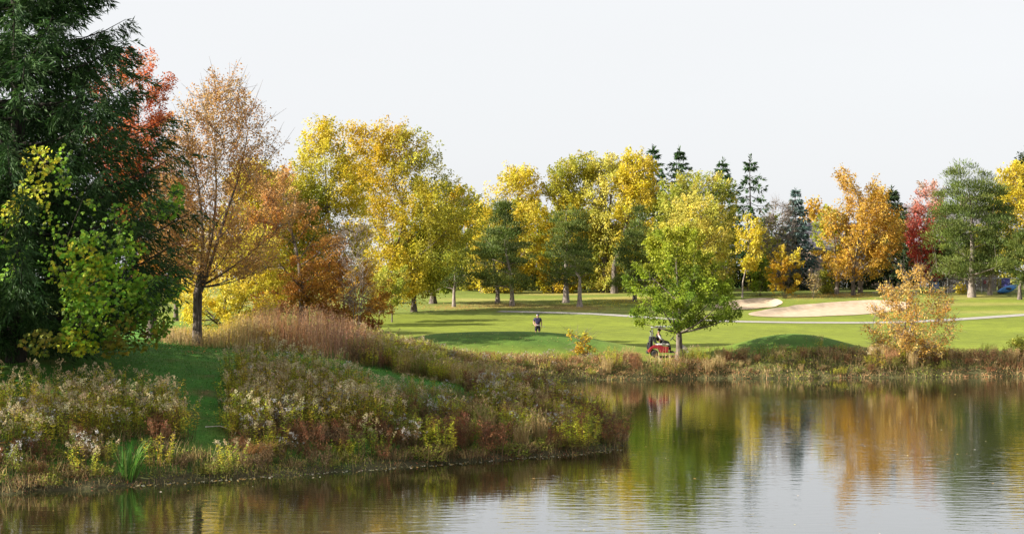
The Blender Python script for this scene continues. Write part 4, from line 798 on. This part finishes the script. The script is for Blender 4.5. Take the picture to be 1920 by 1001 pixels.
def mesh_obj(name, mat, parent, fn, smooth=False, bevel=0):
    bm = bmesh.new(); fn(bm); me = bpy.data.meshes.new(name); bm.normal_update(); bm.to_mesh(me); bm.free(); me.materials.append(mat)
    if smooth:
        for p in me.polygons: p.use_smooth = True
    o = link(bpy.data.objects.new(name, me), parent)
    if bevel: m = o.modifiers.new('bevel', 'BEVEL'); m.width = bevel; m.segments = 2; m.limit_method = 'ANGLE'
    return o
def box(bm, x0, x1, y0, y1, z0, z1):
    v = [bm.verts.new(p) for p in ((x0,y0,z0),(x1,y0,z0),(x1,y1,z0),(x0,y1,z0),(x0,y0,z1),(x1,y0,z1),(x1,y1,z1),(x0,y1,z1))]
    for f in ((3,2,1,0),(4,5,6,7),(0,1,5,4),(1,2,6,5),(2,3,7,6),(3,0,4,7)): bm.faces.new([v[i] for i in f])
def prism(bm, pts, y0, y1):
    a = [bm.verts.new((x, y0, z)) for x, z in pts]; b = [bm.verts.new((x, y1, z)) for x, z in pts]; n = len(pts)
    bm.faces.new(a); bm.faces.new(b[::-1])
    for i in range(n): bm.faces.new((a[i], b[i], b[(i+1) % n], a[(i+1) % n]))
    bmesh.ops.recalc_face_normals(bm, faces=bm.faces)
def tube_obj(name, mat, parent, pts, r, sides=8):
    g = Geo(); add_tube(g, pts, r, sides, (.1, .1, .1)); return g.build(name, mat, parent, True)
def lathe(bm, prof, axis='y', seg=20, c=(0, 0, 0)):
    rings = []
    for r, h in prof:
        rings.append([bm.verts.new((c[0]+r*math.cos(k*6.2832/seg), c[1]+h, c[2]+r*math.sin(k*6.2832/seg)) if axis == 'y' else (c[0]+r*math.cos(k*6.2832/seg), c[1]+r*math.sin(k*6.2832/seg), c[2]+h)) for k in range(seg)])
    for a, b in zip(rings[:-1], rings[1:]):
        for k in range(seg): bm.faces.new((a[k], a[(k+1) % seg], b[(k+1) % seg], b[k]))
    bm.faces.new(rings[0]); bm.faces.new(rings[-1]); bmesh.ops.recalc_face_normals(bm, faces=bm.faces)
def hand(V, E, wrist, palm, knuckle_dir, curl, spread):
    """palm and five bent fingers; returns nothing, extends V, E (wrist is an index)"""
    V.append((*palm, .028)); p = len(V)-1; E.append((wrist, p)); pl = Vector(palm); kd = Vector(knuckle_dir); cu = Vector(curl); sp = Vector(spread)
    for k, ln in enumerate((.068, .078, .074, .058)):
        a = pl+sp*(.026-.0175*k)+kd*.035; b = a+kd*ln*.55; c = b+(kd*.5+cu).normalized()*ln*.55
        i = len(V); V.extend([(*a, .010), (*b, .0095), (*c, .008)]); E.extend([(p, i), (i, i+1), (i+1, i+2)])
    a = pl+sp*.036-kd*.01; b = a+(sp*.7+kd*.7).normalized()*.035; c = b+(kd+cu*.4).normalized()*.03
    i = len(V); V.extend([(*a, .012), (*b, .0105), (*c, .009)]); E.extend([(p, i), (i, i+1), (i+1, i+2)])
def head(root, c, face, hat):
    """eyes, ears, hair of a head whose centre is c, looking along face (unit, horizontal)"""
    c = Vector(c); f = Vector(face); s = Vector((-f.y, f.x, 0))
    for k in (-1, 1):
        e = c+f*.088+s*.033*k+Vector((0, 0, .012))
        mesh_obj('eye', BLACK, root, lambda bm: bmesh.ops.create_uvsphere(bm, u_segments=8, v_segments=6, radius=.011, matrix=Matrix.Translation(e)), True)
        q = c+s*.088*k
        mesh_obj('ear', SKIN, root, lambda bm: bmesh.ops.create_uvsphere(bm, u_segments=8, v_segments=6, radius=.028, matrix=Matrix.Translation(q) @ Matrix.Diagonal((.5, .7, 1.1, 1))), True)
    def hair(bm):
        bmesh.ops.create_uvsphere(bm, u_segments=14, v_segments=10, radius=.104, matrix=Matrix.Translation(c-f*.018+Vector((0, 0, .008))))
        bmesh.ops.delete(bm, geom=[v for v in bm.verts if (v.co-c).dot(f) > .03 or v.co.z < c.z-.06], context='VERTS')
    mesh_obj('hair', HAIR, root, hair, True)
# golfer: stands on the fairway behind the middle mound, turned a little to the right, club held across the thighs
gp = ground_D(1008, 112)
gol = empty('person', tuple(gp), 'golfer in navy shirt and white banded cap standing on the fairway holding a club', 'person')
V = [(0,0,.96,.15),(0,0,1.14,.165),(0,.01,1.34,.165),(0,.01,1.48,.085),(.01,-.01,1.55,.058),(.02,-.025,1.655,.095),(.02,-.02,1.715,.085)]
E = [(0,1),(1,2),(2,3),(3,4),(4,5),(5,6)]
V.append((.07,-.11,1.64,.02)); E.append((5,7))
for sg in (-1, 1):
    i = len(V); V += [(.11*sg,0,.86,.10),(.12*sg,-.015,.50,.062),(.125*sg,.02,.28,.06),(.13*sg,.03,.09,.042),(.14*sg,-.12,.045,.04)]; E += [(0,i),(i,i+1),(i+1,i+2),(i+2,i+3),(i+3,i+4)]
i = len(V); V += [(-.20,.01,1.42,.075),(-.30,.03,1.19,.05),(-.235,-.13,1.02,.038),(-.19,-.19,.985,.03)]; E += [(2,i),(i,i+1),(i+1,i+2),(i+2,i+3)]
hand(V, E, i+3, (-.15,-.215,.965), (.75,-.25,-.45), (.1,.6,-.6), (.1,.3,.9))
i = len(V); V += [(.20,.01,1.42,.075),(.27,.03,1.18,.05),(.29,-.05,.98,.037),(.29,-.08,.90,.029)]; E += [(2,i),(i,i+1),(i+1,i+2),(i+2,i+3)]
hand(V, E, i+3, (.285,-.095,.84), (-.05,-.15,-1), (-.5,-.3,-.3), (-.4,-.9,0))
skin('body', V, E, SKIN, gol)
skin('shirt', [(0,0,.97,.175),(0,0,1.14,.195),(0,.01,1.34,.19),(0,.01,1.475,.11),(-.20,.01,1.425,.095),(-.275,.025,1.25,.078),(.20,.01,1.425,.095),(.262,.025,1.24,.078)], [(0,1),(1,2),(2,3),(2,4),(4,5),(2,6),(6,7)], NAVY, gol)
skin('shorts', [(0,0,.97,.178),(0,0,.88,.16),(.115,0,.80,.115),(.122,-.012,.52,.098),(-.115,0,.80,.115),(-.122,-.012,.52,.098)], [(0,1),(1,2),(2,3),(1,4),(4,5)], BLACK, gol)
mesh_obj('belt', WHITE, gol, lambda bm: lathe(bm, [(.17, -.02), (.205, -.02), (.205, .02), (.17, .02)], 'z', 24, (0, 0, .985)), True)
for sg in (-1, 1): skin('shoe', [(.13*sg,.06,.045,.05),(.135*sg,-.03,.045,.052),(.145*sg,-.16,.038,.045)], [(0,1),(1,2)], WHITE, gol)
fdir = Vector((.45, -.89, 0))
head(gol, (.02,-.025,1.655), fdir, True)
def capf(bm):
    bmesh.ops.create_uvsphere(bm, u_segments=16, v_segments=10, radius=.112, matrix=Matrix.Translation((.02, -.02, 1.69)) @ Matrix.Diagonal((1, 1, .92, 1)))
    bmesh.ops.delete(bm, geom=[v for v in bm.verts if v.co.z < 1.695], context='VERTS')
cap = mesh_obj('cap', NAVY, gol, capf, True)
mesh_obj('cap_band', WHITE, cap, lambda bm: lathe(bm, [(.106, -.022), (.116, -.022), (.116, .018), (.106, .018)], 'z', 20, (.02, -.02, 1.70)), True)
mesh_obj('brim', NAVY, cap, lambda bm: bmesh.ops.create_uvsphere(bm, u_segments=12, v_segments=6, radius=.09, matrix=Matrix.Translation((.02+fdir.x*.13, -.02+fdir.y*.13, 1.712)) @ Matrix.Diagonal((1, 1, .1, 1))), True)
club = tube_obj('golf_club', STEEL, None, [(-.42, -.10, .985), (-.15, -.235, .955), (.45, -.40, .90)], [.007, .006, .005], 6); club.location = gp
tag(club, 'steel golf club held across the body of the golfer', 'golf club')
mesh_obj('club_head', STEEL, club, lambda bm: prism(bm, [(.43, .83), (.50, .85), (.49, .90), (.44, .91)], -.425, -.395), False, .008)
mesh_obj('grip', RUBBER, club, lambda bm: lathe(bm, [(.012, -.11), (.013, .11)], 'z', 8, (0, 0, 0))).matrix_basis = Matrix.Translation((-.33, -.145, .975)) @ Vector((.27, -.135, -.03)).to_track_quat('Z', 'Y').to_matrix().to_4x4()

# golf cart, side on to the camera, facing right, behind the maple trunk
cgp = ground_D(1212, 97.3); crt = empty('golf_cart', tuple(cgp), 'red golf cart with silver roof parked behind the green maple trunk', 'golf cart')
arch = [(.5+.30*math.cos(a), .25+.30*math.sin(a)) for a in np.linspace(math.pi*.98, .1, 9)]
mesh_obj('body', RED, crt, lambda bm: prism(bm, [(1.32,.28),(1.36,.64),(1.05,.66),(.85,.74),(.42,.74),(.2,.62),(.08,.46),(.06,.30)]+arch, -.56, .56), False, .035)
mesh_obj('bumper', DARKP, crt, lambda bm: box(bm, .0, .14, -.5, .5, .22, .36), False, .02)
mesh_obj('floor_pan', DARKP, crt, lambda bm: box(bm, 1.322, 2.0, -.54, .54, .27, .32), False, .01)
def front(bm): prism(bm, [(1.96,.30),(1.90,.58),(1.98,.86),(2.12,.86),(2.40,.66),(2.56,.44),(2.56,.30),(2.42,.27)]+[(2.17+.27*math.cos(a), .25+.27*math.sin(a)) for a in np.linspace(.1, math.pi*.95, 8)], -.55, .55)
fc = mesh_obj('front_cowl', COWL_SHINE, crt, front, False, .035); tag(fc, 'front cowl with a pale highlight in its colour')  # pale highlight on the cart nose is put into the cowl colour
for sg in (-1, 1): mesh_obj('headlight', VINYL, crt, lambda bm: bmesh.ops.create_uvsphere(bm, u_segments=10, v_segments=6, radius=.07, matrix=Matrix.Translation((2.50, .36*sg, .55)) @ Matrix.Diagonal((.5, 1, .8, 1))), True)
for x in (.5, 2.17):
    for sg in (-1, 1):
        wh = empty('wheel', (x, .5*sg, .23), None, None); wh.parent = crt
        mesh_obj('tyre', RUBBER, wh, lambda bm: lathe(bm, [(.13, -.085), (.20, -.09), (.228, -.06), (.23, 0), (.228, .06), (.20, .09), (.13, .085)]), True)
        mesh_obj('rim', STEEL, wh, lambda bm: lathe(bm, [(.125, -.075), (.128, .0), (.125, .075)]), True)
        for k in range(5):
            a = k*1.2566; mesh_obj('spoke', DARKP, wh, lambda bm: bmesh.ops.create_uvsphere(bm, u_segments=6, v_segments=4, radius=.022, matrix=Matrix.Translation((.075*math.cos(a), .078*sg, .075*math.sin(a)))), True)
mesh_obj('seat', VINYL, crt, lambda bm: box(bm, .62, 1.40, -.5, .5, .744, .86), False, .04)
mesh_obj('backrest', DARKP, crt, lambda bm: prism(bm, [(.50,.86),(.62,.86),(.52,1.28),(.42,1.28)], -.5, .5), False, .03)
for sg in (-1, 1): tube_obj('armrest', DARKP, crt, [(.95,.52*sg,.80),(.98,.53*sg,.98),(1.10,.53*sg,1.05),(1.25,.53*sg,.96),(1.34,.52*sg,.82)], .022)
mesh_obj('roof', flat_mat('silver_roof', (.36, .37, .38), .3), crt, lambda bm: prism(bm, [(.30,1.83),(.42,1.90),(1.2,1.93),(1.85,1.90),(1.95,1.84),(1.92,1.82),(.34,1.81)], -.58, .58), False, .02)
for sg in (-1, 1):
    tube_obj('front_post', STEEL, crt, [(2.02,.50*sg,.85),(1.86,.51*sg,1.83)], .018); tube_obj('rear_post', DARKP, crt, [(.34,.50*sg,.70),(.36,.51*sg,1.83)], .02)
tube_obj('steering_column', DARKP, crt, [(2.02,-.26,.78),(1.60,-.26,1.16)], .024)
sw = mesh_obj('steering_wheel', DARKP, crt, lambda bm: [bmesh.ops.create_cone(bm, cap_ends=True, segments=16, radius1=.05, radius2=.05, depth=.04)]+[lathe(bm, [(.165, -.014), (.19, -.014), (.19, .014), (.165, .014), (.1649, -.0139)], 'z', 20)]+[box(bm, -.17, .17, -.02, .02, -.01, .01)], True)
sw.location = (1.585, -.26, 1.175); sw.rotation_euler = (0, -math.radians(48), 0)
# driver
dr = empty('person', tuple(cgp+np.array((.80, -.26, 0))), 'driver in black with white sleeves sitting in the red golf cart', 'person')
V = [(0,0,.96,.15),(-.06,0,1.16,.155),(-.08,0,1.36,.16),(-.07,0,1.50,.08),(-.05,0,1.565,.056),(-.02,0,1.655,.092),(-.03,0,1.71,.084),(.085,0,1.64,.02)]
E = [(0,1),(1,2),(2,3),(3,4),(4,5),(5,6),(5,7)]
for sg in (-1, 1):
    i = len(V); V += [(.10,.10*sg,.95,.095),(.52,.13*sg,.93,.068),(.62,.13*sg,.62,.055),(.66,.13*sg,.40,.042),(.78,.13*sg,.36,.038)]; E += [(0,i),(i,i+1),(i+1,i+2),(i+2,i+3),(i+3,i+4)]
for sg in (-1, 1):
    i = len(V); V += [(-.08,.20*sg,1.44,.072),(.02,.26*sg,1.20,.05),(.22,.22*sg,1.06,.038),(.29,.20*sg,1.03,.03)]; E += [(2,i),(i,i+1),(i+1,i+2),(i+2,i+3)]
    hand(V, E, i+3, (.345,.19*sg,1.02), (.95,-.1*sg,-.2), (.2,0,-.8), (0,-.95*sg,.1))
skin('body', V, E, SKIN, dr)
skin('vest', [(-.01,0,.98,.175),(-.06,0,1.16,.19),(-.08,0,1.36,.19),(-.075,0,1.49,.10)], [(0,1),(1,2),(2,3)], BLACK, dr)
for sg in (-1, 1): skin('sleeve', [(-.08,.17*sg,1.44,.085),(.02,.262*sg,1.20,.066),(.20,.225*sg,1.075,.05)], [(0,1),(1,2)], WHITE, dr)
skin('trousers', [(0,0,.965,.17),(.10,.10,.955,.112),(.52,.13,.935,.085),(.62,.13,.62,.075),(.655,.13,.44,.06),(.10,-.10,.955,.112),(.52,-.13,.935,.085),(.62,-.13,.62,.075),(.655,-.13,.44,.06)], [(0,1),(1,2),(2,3),(3,4),(0,5),(5,6),(6,7),(7,8)], BLACK, dr)
for sg in (-1, 1): skin('shoe', [(.62,.13*sg,.355,.045),(.72,.13*sg,.36,.05),(.86,.13*sg,.355,.04)], [(0,1),(1,2)], BLACK, dr)
head(dr, (-.02,0,1.655), (1, 0, 0), True)
mesh_obj('cap', BLACK, dr, lambda bm: [bmesh.ops.create_uvsphere(bm, u_segments=14, v_segments=8, radius=.108, matrix=Matrix.Translation((-.025, 0, 1.69)) @ Matrix.Diagonal((1, 1, .9, 1))), bmesh.ops.create_uvsphere(bm, u_segments=12, v_segments=6, radius=.085, matrix=Matrix.Translation((.09, 0, 1.71)) @ Matrix.Diagonal((1, 1, .12, 1)))], True)
# golf bag strapped on the rear
bag = empty('golf_bag', tuple(cgp+np.array((.17, -.22, .40))), 'black golf bag full of clubs standing on the rear of the red cart', 'golf bag'); bag.rotation_euler = (0, math.radians(8), 0)
mesh_obj('bag_body', BLACK, bag, lambda bm: lathe(bm, [(.12, 0), (.15, .03), (.15, .30), (.135, .55), (.155, .86), (.14, .88)], 'z', 16), True)
mesh_obj('pocket', DARKP, bag, lambda bm: box(bm, -.20, -.12, -.10, .10, .12, .50), False, .03)
mesh_obj('strap', DARKP, bag, lambda bm: lathe(bm, [(.150, .60), (.158, .60), (.158, .66), (.150, .66)], 'z', 16), True)
for k, (a, r) in enumerate(((0, .06), (1.2, .09), (2.4, .08), (3.6, .09), (4.8, .07))):
    x, y = r*math.cos(a), r*math.sin(a); t = tube_obj('club', STEEL, bag, [(x, y, .8), (x*1.3, y*1.3, 1.06+.04*k)], .008, 6)
    mesh_obj('club_head', BLACK if k % 2 else STEEL, t, lambda bm: bmesh.ops.create_uvsphere(bm, u_segments=8, v_segments=6, radius=.05, matrix=Matrix.Translation((x*1.4, y*1.4, 1.08+.04*k)) @ Matrix.Diagonal((1.2, .7, .8, 1))), True)

# yard behind the big pine: board fence, chain link fence, kayak, barrel, chair
WOOD = noise_mat('weathered_wood', (.15, .12, .095), (.27, .22, .18), 4, .9, .5, (1, 1, .15)); LINK = flat_mat('galvanised', (.3, .31, .32), .5, metal=.6)
BLUE = flat_mat('blue_plastic', (.06, .22, .55), .4); DBLUE = flat_mat('dark_blue_plastic', (.03, .03, .22), .5)
c0 = ground_D(1822, 166); fe = empty('board_fence', tuple(c0), 'weathered grey board fence behind the big pine', 'fence')
pm = None
for k in range(24):
    x = -2.2+k*.205
    if pm is None: pb_ = mesh_obj('board', WOOD, fe, lambda bm: prism(bm, [(-.09, -.1), (.09, -.1), (.09, 1.75), (0, 1.82), (-.09, 1.75)], -.012, .012)); pm = pb_
    else: pb_ = link(bpy.data.objects.new('board', pm.data), fe)
    pb_.location = (x, rng.normal(0, .012), rng.normal(0, .04)); pb_.rotation_euler = (0, rng.normal(0, .012), 0)
for z in (.35, 1.4): mesh_obj('rail', WOOD, fe, lambda bm: box(bm, -2.3, 2.6, .05, .10, z, z+.09))
cA, cB = ground_D(1745, 162), ground_D(1905, 162); cl = empty('chain_link_fence', tuple(cA), 'low galvanised chain link fence in front of the yard', 'fence')
Ld = cB-cA
for k in range(6): q = Ld*k/5; tube_obj('post', LINK, cl, [(q[0], q[1], q[2]-.1), (q[0], q[1], q[2]+1.55)], .035)
tube_obj('top_rail', LINK, cl, [(0, 0, 1.53), (Ld[0], Ld[1], Ld[2]+1.53)], .032)
g = Geo(); m = 110; t = np.linspace(0, 1, m)
for s_ in (-.09, .09):
    A = Ld[None]*t[:, None]; add_twigs(g, A+np.array((0, .01, .05)), A+np.array((s_*8, .01, 1.5)), .004, .004, (.3, .3, .3))
tag(g.build('wire_mesh', LINK, cl), kind='stuff')
kp = ground_D(1889, 160.5); ky = empty('kayak', tuple(kp), 'bright blue kayak tilted against the fence at far right', 'kayak')
g = Geo(); t = np.linspace(-1, 1, 13); rr = np.maximum(.36*(1-np.abs(t)**2.2), .02); add_tube(g, np.stack((t*1.15, t*.2, .48+t*.34+.1*t*t), 1), rr, 10, (.1, .1, .1)); g.build('hull', BLUE, ky, True)
mesh_obj('cockpit_rim', DARKP, ky, lambda bm: bmesh.ops.create_uvsphere(bm, u_segments=14, v_segments=8, radius=.24, matrix=Matrix.Translation((0, -.28, .52)) @ Matrix.Diagonal((1.5, .5, .6, 1))), True)
bp2 = ground_D(1886, 163.5); br = empty('barrel', tuple(bp2), 'dark blue barrel standing behind the kayak', 'barrel')
mesh_obj('drum', DBLUE, br, lambda bm: lathe(bm, [(.42, 0), (.45, .05), (.45, .4), (.47, .44), (.45, .48), (.45, .85), (.47, .89), (.45, .93), (.44, 1.35)], 'z', 18), True)
mesh_obj('lid', DBLUE, br, lambda bm: lathe(bm, [(.46, 1.351), (.46, 1.39), (.40, 1.42)], 'z', 18), True)
cp2 = ground_D(1757, 164); ch = empty('garden_chair', tuple(cp2), 'light blue plastic garden chair in the yard behind the amber tree', 'chair')
mesh_obj('seat', BLUE, ch, lambda bm: box(bm, -.27, .27, -.25, .25, .40, .44), False, .015); mesh_obj('backrest', BLUE, ch, lambda bm: box(bm, -.27, .27, .251, .29, .38, 1.05), False, .02)
for sx in (-1, 1):
    for sy in (-1, 1): mesh_obj('leg', BLUE, ch, lambda bm: box(bm, .22*sx-.025, .22*sx+.025, .2*sy-.025, .2*sy+.025, -.02, .399))
    mesh_obj('armrest', BLUE, ch, lambda bm: box(bm, .275*sx-.03, .275*sx+.03, -.25, .25, .64, .68), False, .01)
tb = ground_D(1732, 165); ta = empty('garden_table', tuple(tb), 'pale garden table beside the light blue chair', 'table')
mesh_obj('table_top', VINYL, ta, lambda bm: box(bm, -.9, .9, -.4, .4, .96, 1.0), False, .01)
for sx in (-1, 1):
    for sy in (-1, 1): mesh_obj('leg', VINYL, ta, lambda bm: box(bm, .8*sx-.025, .8*sx+.025, .33*sy-.025, .33*sy+.025, -.02, .959))
pg = ground_D(1846, 160.5); po = empty('gas_can', tuple(pg), 'small red can hanging on the board fence', 'can')
po.location = (c0[0]+1.35, c0[1]-.14, c0[2]+.75); mesh_obj('can_body', RED, po, lambda bm: box(bm, -.14, .14, -.1, .1, 0, .36), False, .03); tube_obj('handle', RED, po, [(-.1, 0, .36), (-.07, 0, .43), (.07, 0, .43), (.1, 0, .36)], .015)
stp = ground_D(1876, 161); stump = mesh_obj('tree_stump', BARK, None, lambda bm: lathe(bm, [(.34, -.1), (.28, .15), (.25, .75), (.24, .78)], 'z', 14), True); stump.location = stp; tag(stump, 'short brown tree stump beside the kayak', 'stump')
one_shrub = tree('shrub', 'small bright yellow green shrub before the chain link fence', 1800, 161, [(528,1795,1806),(540,1790,1810),(550,1793,1808)], 'yellow', lai=2.6, trunk=.03, stems=3, kind='bush', cat='shrub', sp=50)
# houses beyond the trees
ROOFM = noise_mat('roof_felt', (.12, .11, .125), (.21, .195, .215), 3, .85, .4, (1, 1, 6)); BRICK = noise_mat('brick_wall', (.22, .15, .12), (.32, .24, .19), 5, .9, .3); GLASS = flat_mat('window_glass', (.05, .06, .08), .1, spec=.8); TRIM = flat_mat('white_trim', (.6, .6, .6), .5)
def house(label, px, D, eave_py, ridge_py, halfw, rot=0, wallm=None):
    b = ground_D(px, D); b[2] -= .2; ez = EYE-(eave_py-HY)/F*D-b[2]; rz = EYE-(ridge_py-HY)/F*D-b[2]; dp = 5.0; hw = halfw
    h = empty('house', tuple(b), label, 'house'); h.rotation_euler[2] = rot
    mesh_obj('walls', wallm or BRICK, h, lambda bm: box(bm, -hw, hw, -dp, dp, 0, ez))
    rf = mesh_obj('roof', ROOFM, h, lambda bm: prism(bm, [(-dp-.5, ez-.05), (dp+.5, ez-.05), (dp+.5, ez+.12), (0, rz), (-dp-.5, ez+.12)], -hw-.4, hw+.4)); rf.rotation_euler[2] = math.pi/2
    nr = 12
    for k in range(nr):                                        # courses of shingles on the slope towards the camera
        t0 = k/nr; y0 = -(dp+.5)*(1-t0)-.02; z0 = ez+.12+(rz-ez-.12)*t0+.05; y1 = -(dp+.5)*(1-t0-1.05/nr); z1 = ez+.12+(rz-ez-.12)*(t0+1.05/nr)+.02
        mesh_obj('shingle_course', ROOFM, rf, lambda bm: prism(bm, [(y0, z0-.045), (y0, z0), (y1, z1), (y1, z1-.03)], -hw-.38, hw+.38))
    mesh_obj('chimney', BRICK, rf, lambda bm: box(bm, -.5, .5, -hw*.4-.4, -hw*.4+.4, rz-1.0, rz+1.1), False, .02)
    for x in (-hw*.55, hw*.45):
        for z in ((1.0, 2.3),) if ez < 4.5 else ((1.0, 2.3), (3.6, 4.8)):
            f = mesh_obj('window', TRIM, h, lambda bm: box(bm, x-.75, x+.75, -dp-.06, -dp-.003, z[0], z[1])); mesh_obj('pane', GLASS, f, lambda bm: box(bm, x-.65, x+.65, -dp-.075, -dp-.062, z[0]+.1, z[1]-.1))
    mesh_obj('door', TRIM, h, lambda bm: box(bm, -.5, .5, -dp-.05, -dp-.003, .1, 2.2))
house('house with dark purple grey roof showing beside the blue spruce', 1556, 192, 470, 418, 4.2, .15)
house('pale house mostly hidden behind the crimson maple', 1775, 205, 468, 385, 5.5, -.1, flat_mat('pale_siding', (.4, .4, .42), .8))
house('pale house glimpsed behind the left fairway hedge', 872, 205, 520, 470, 6, 0, flat_mat('blue_grey_siding', (.3, .34, .4), .8))
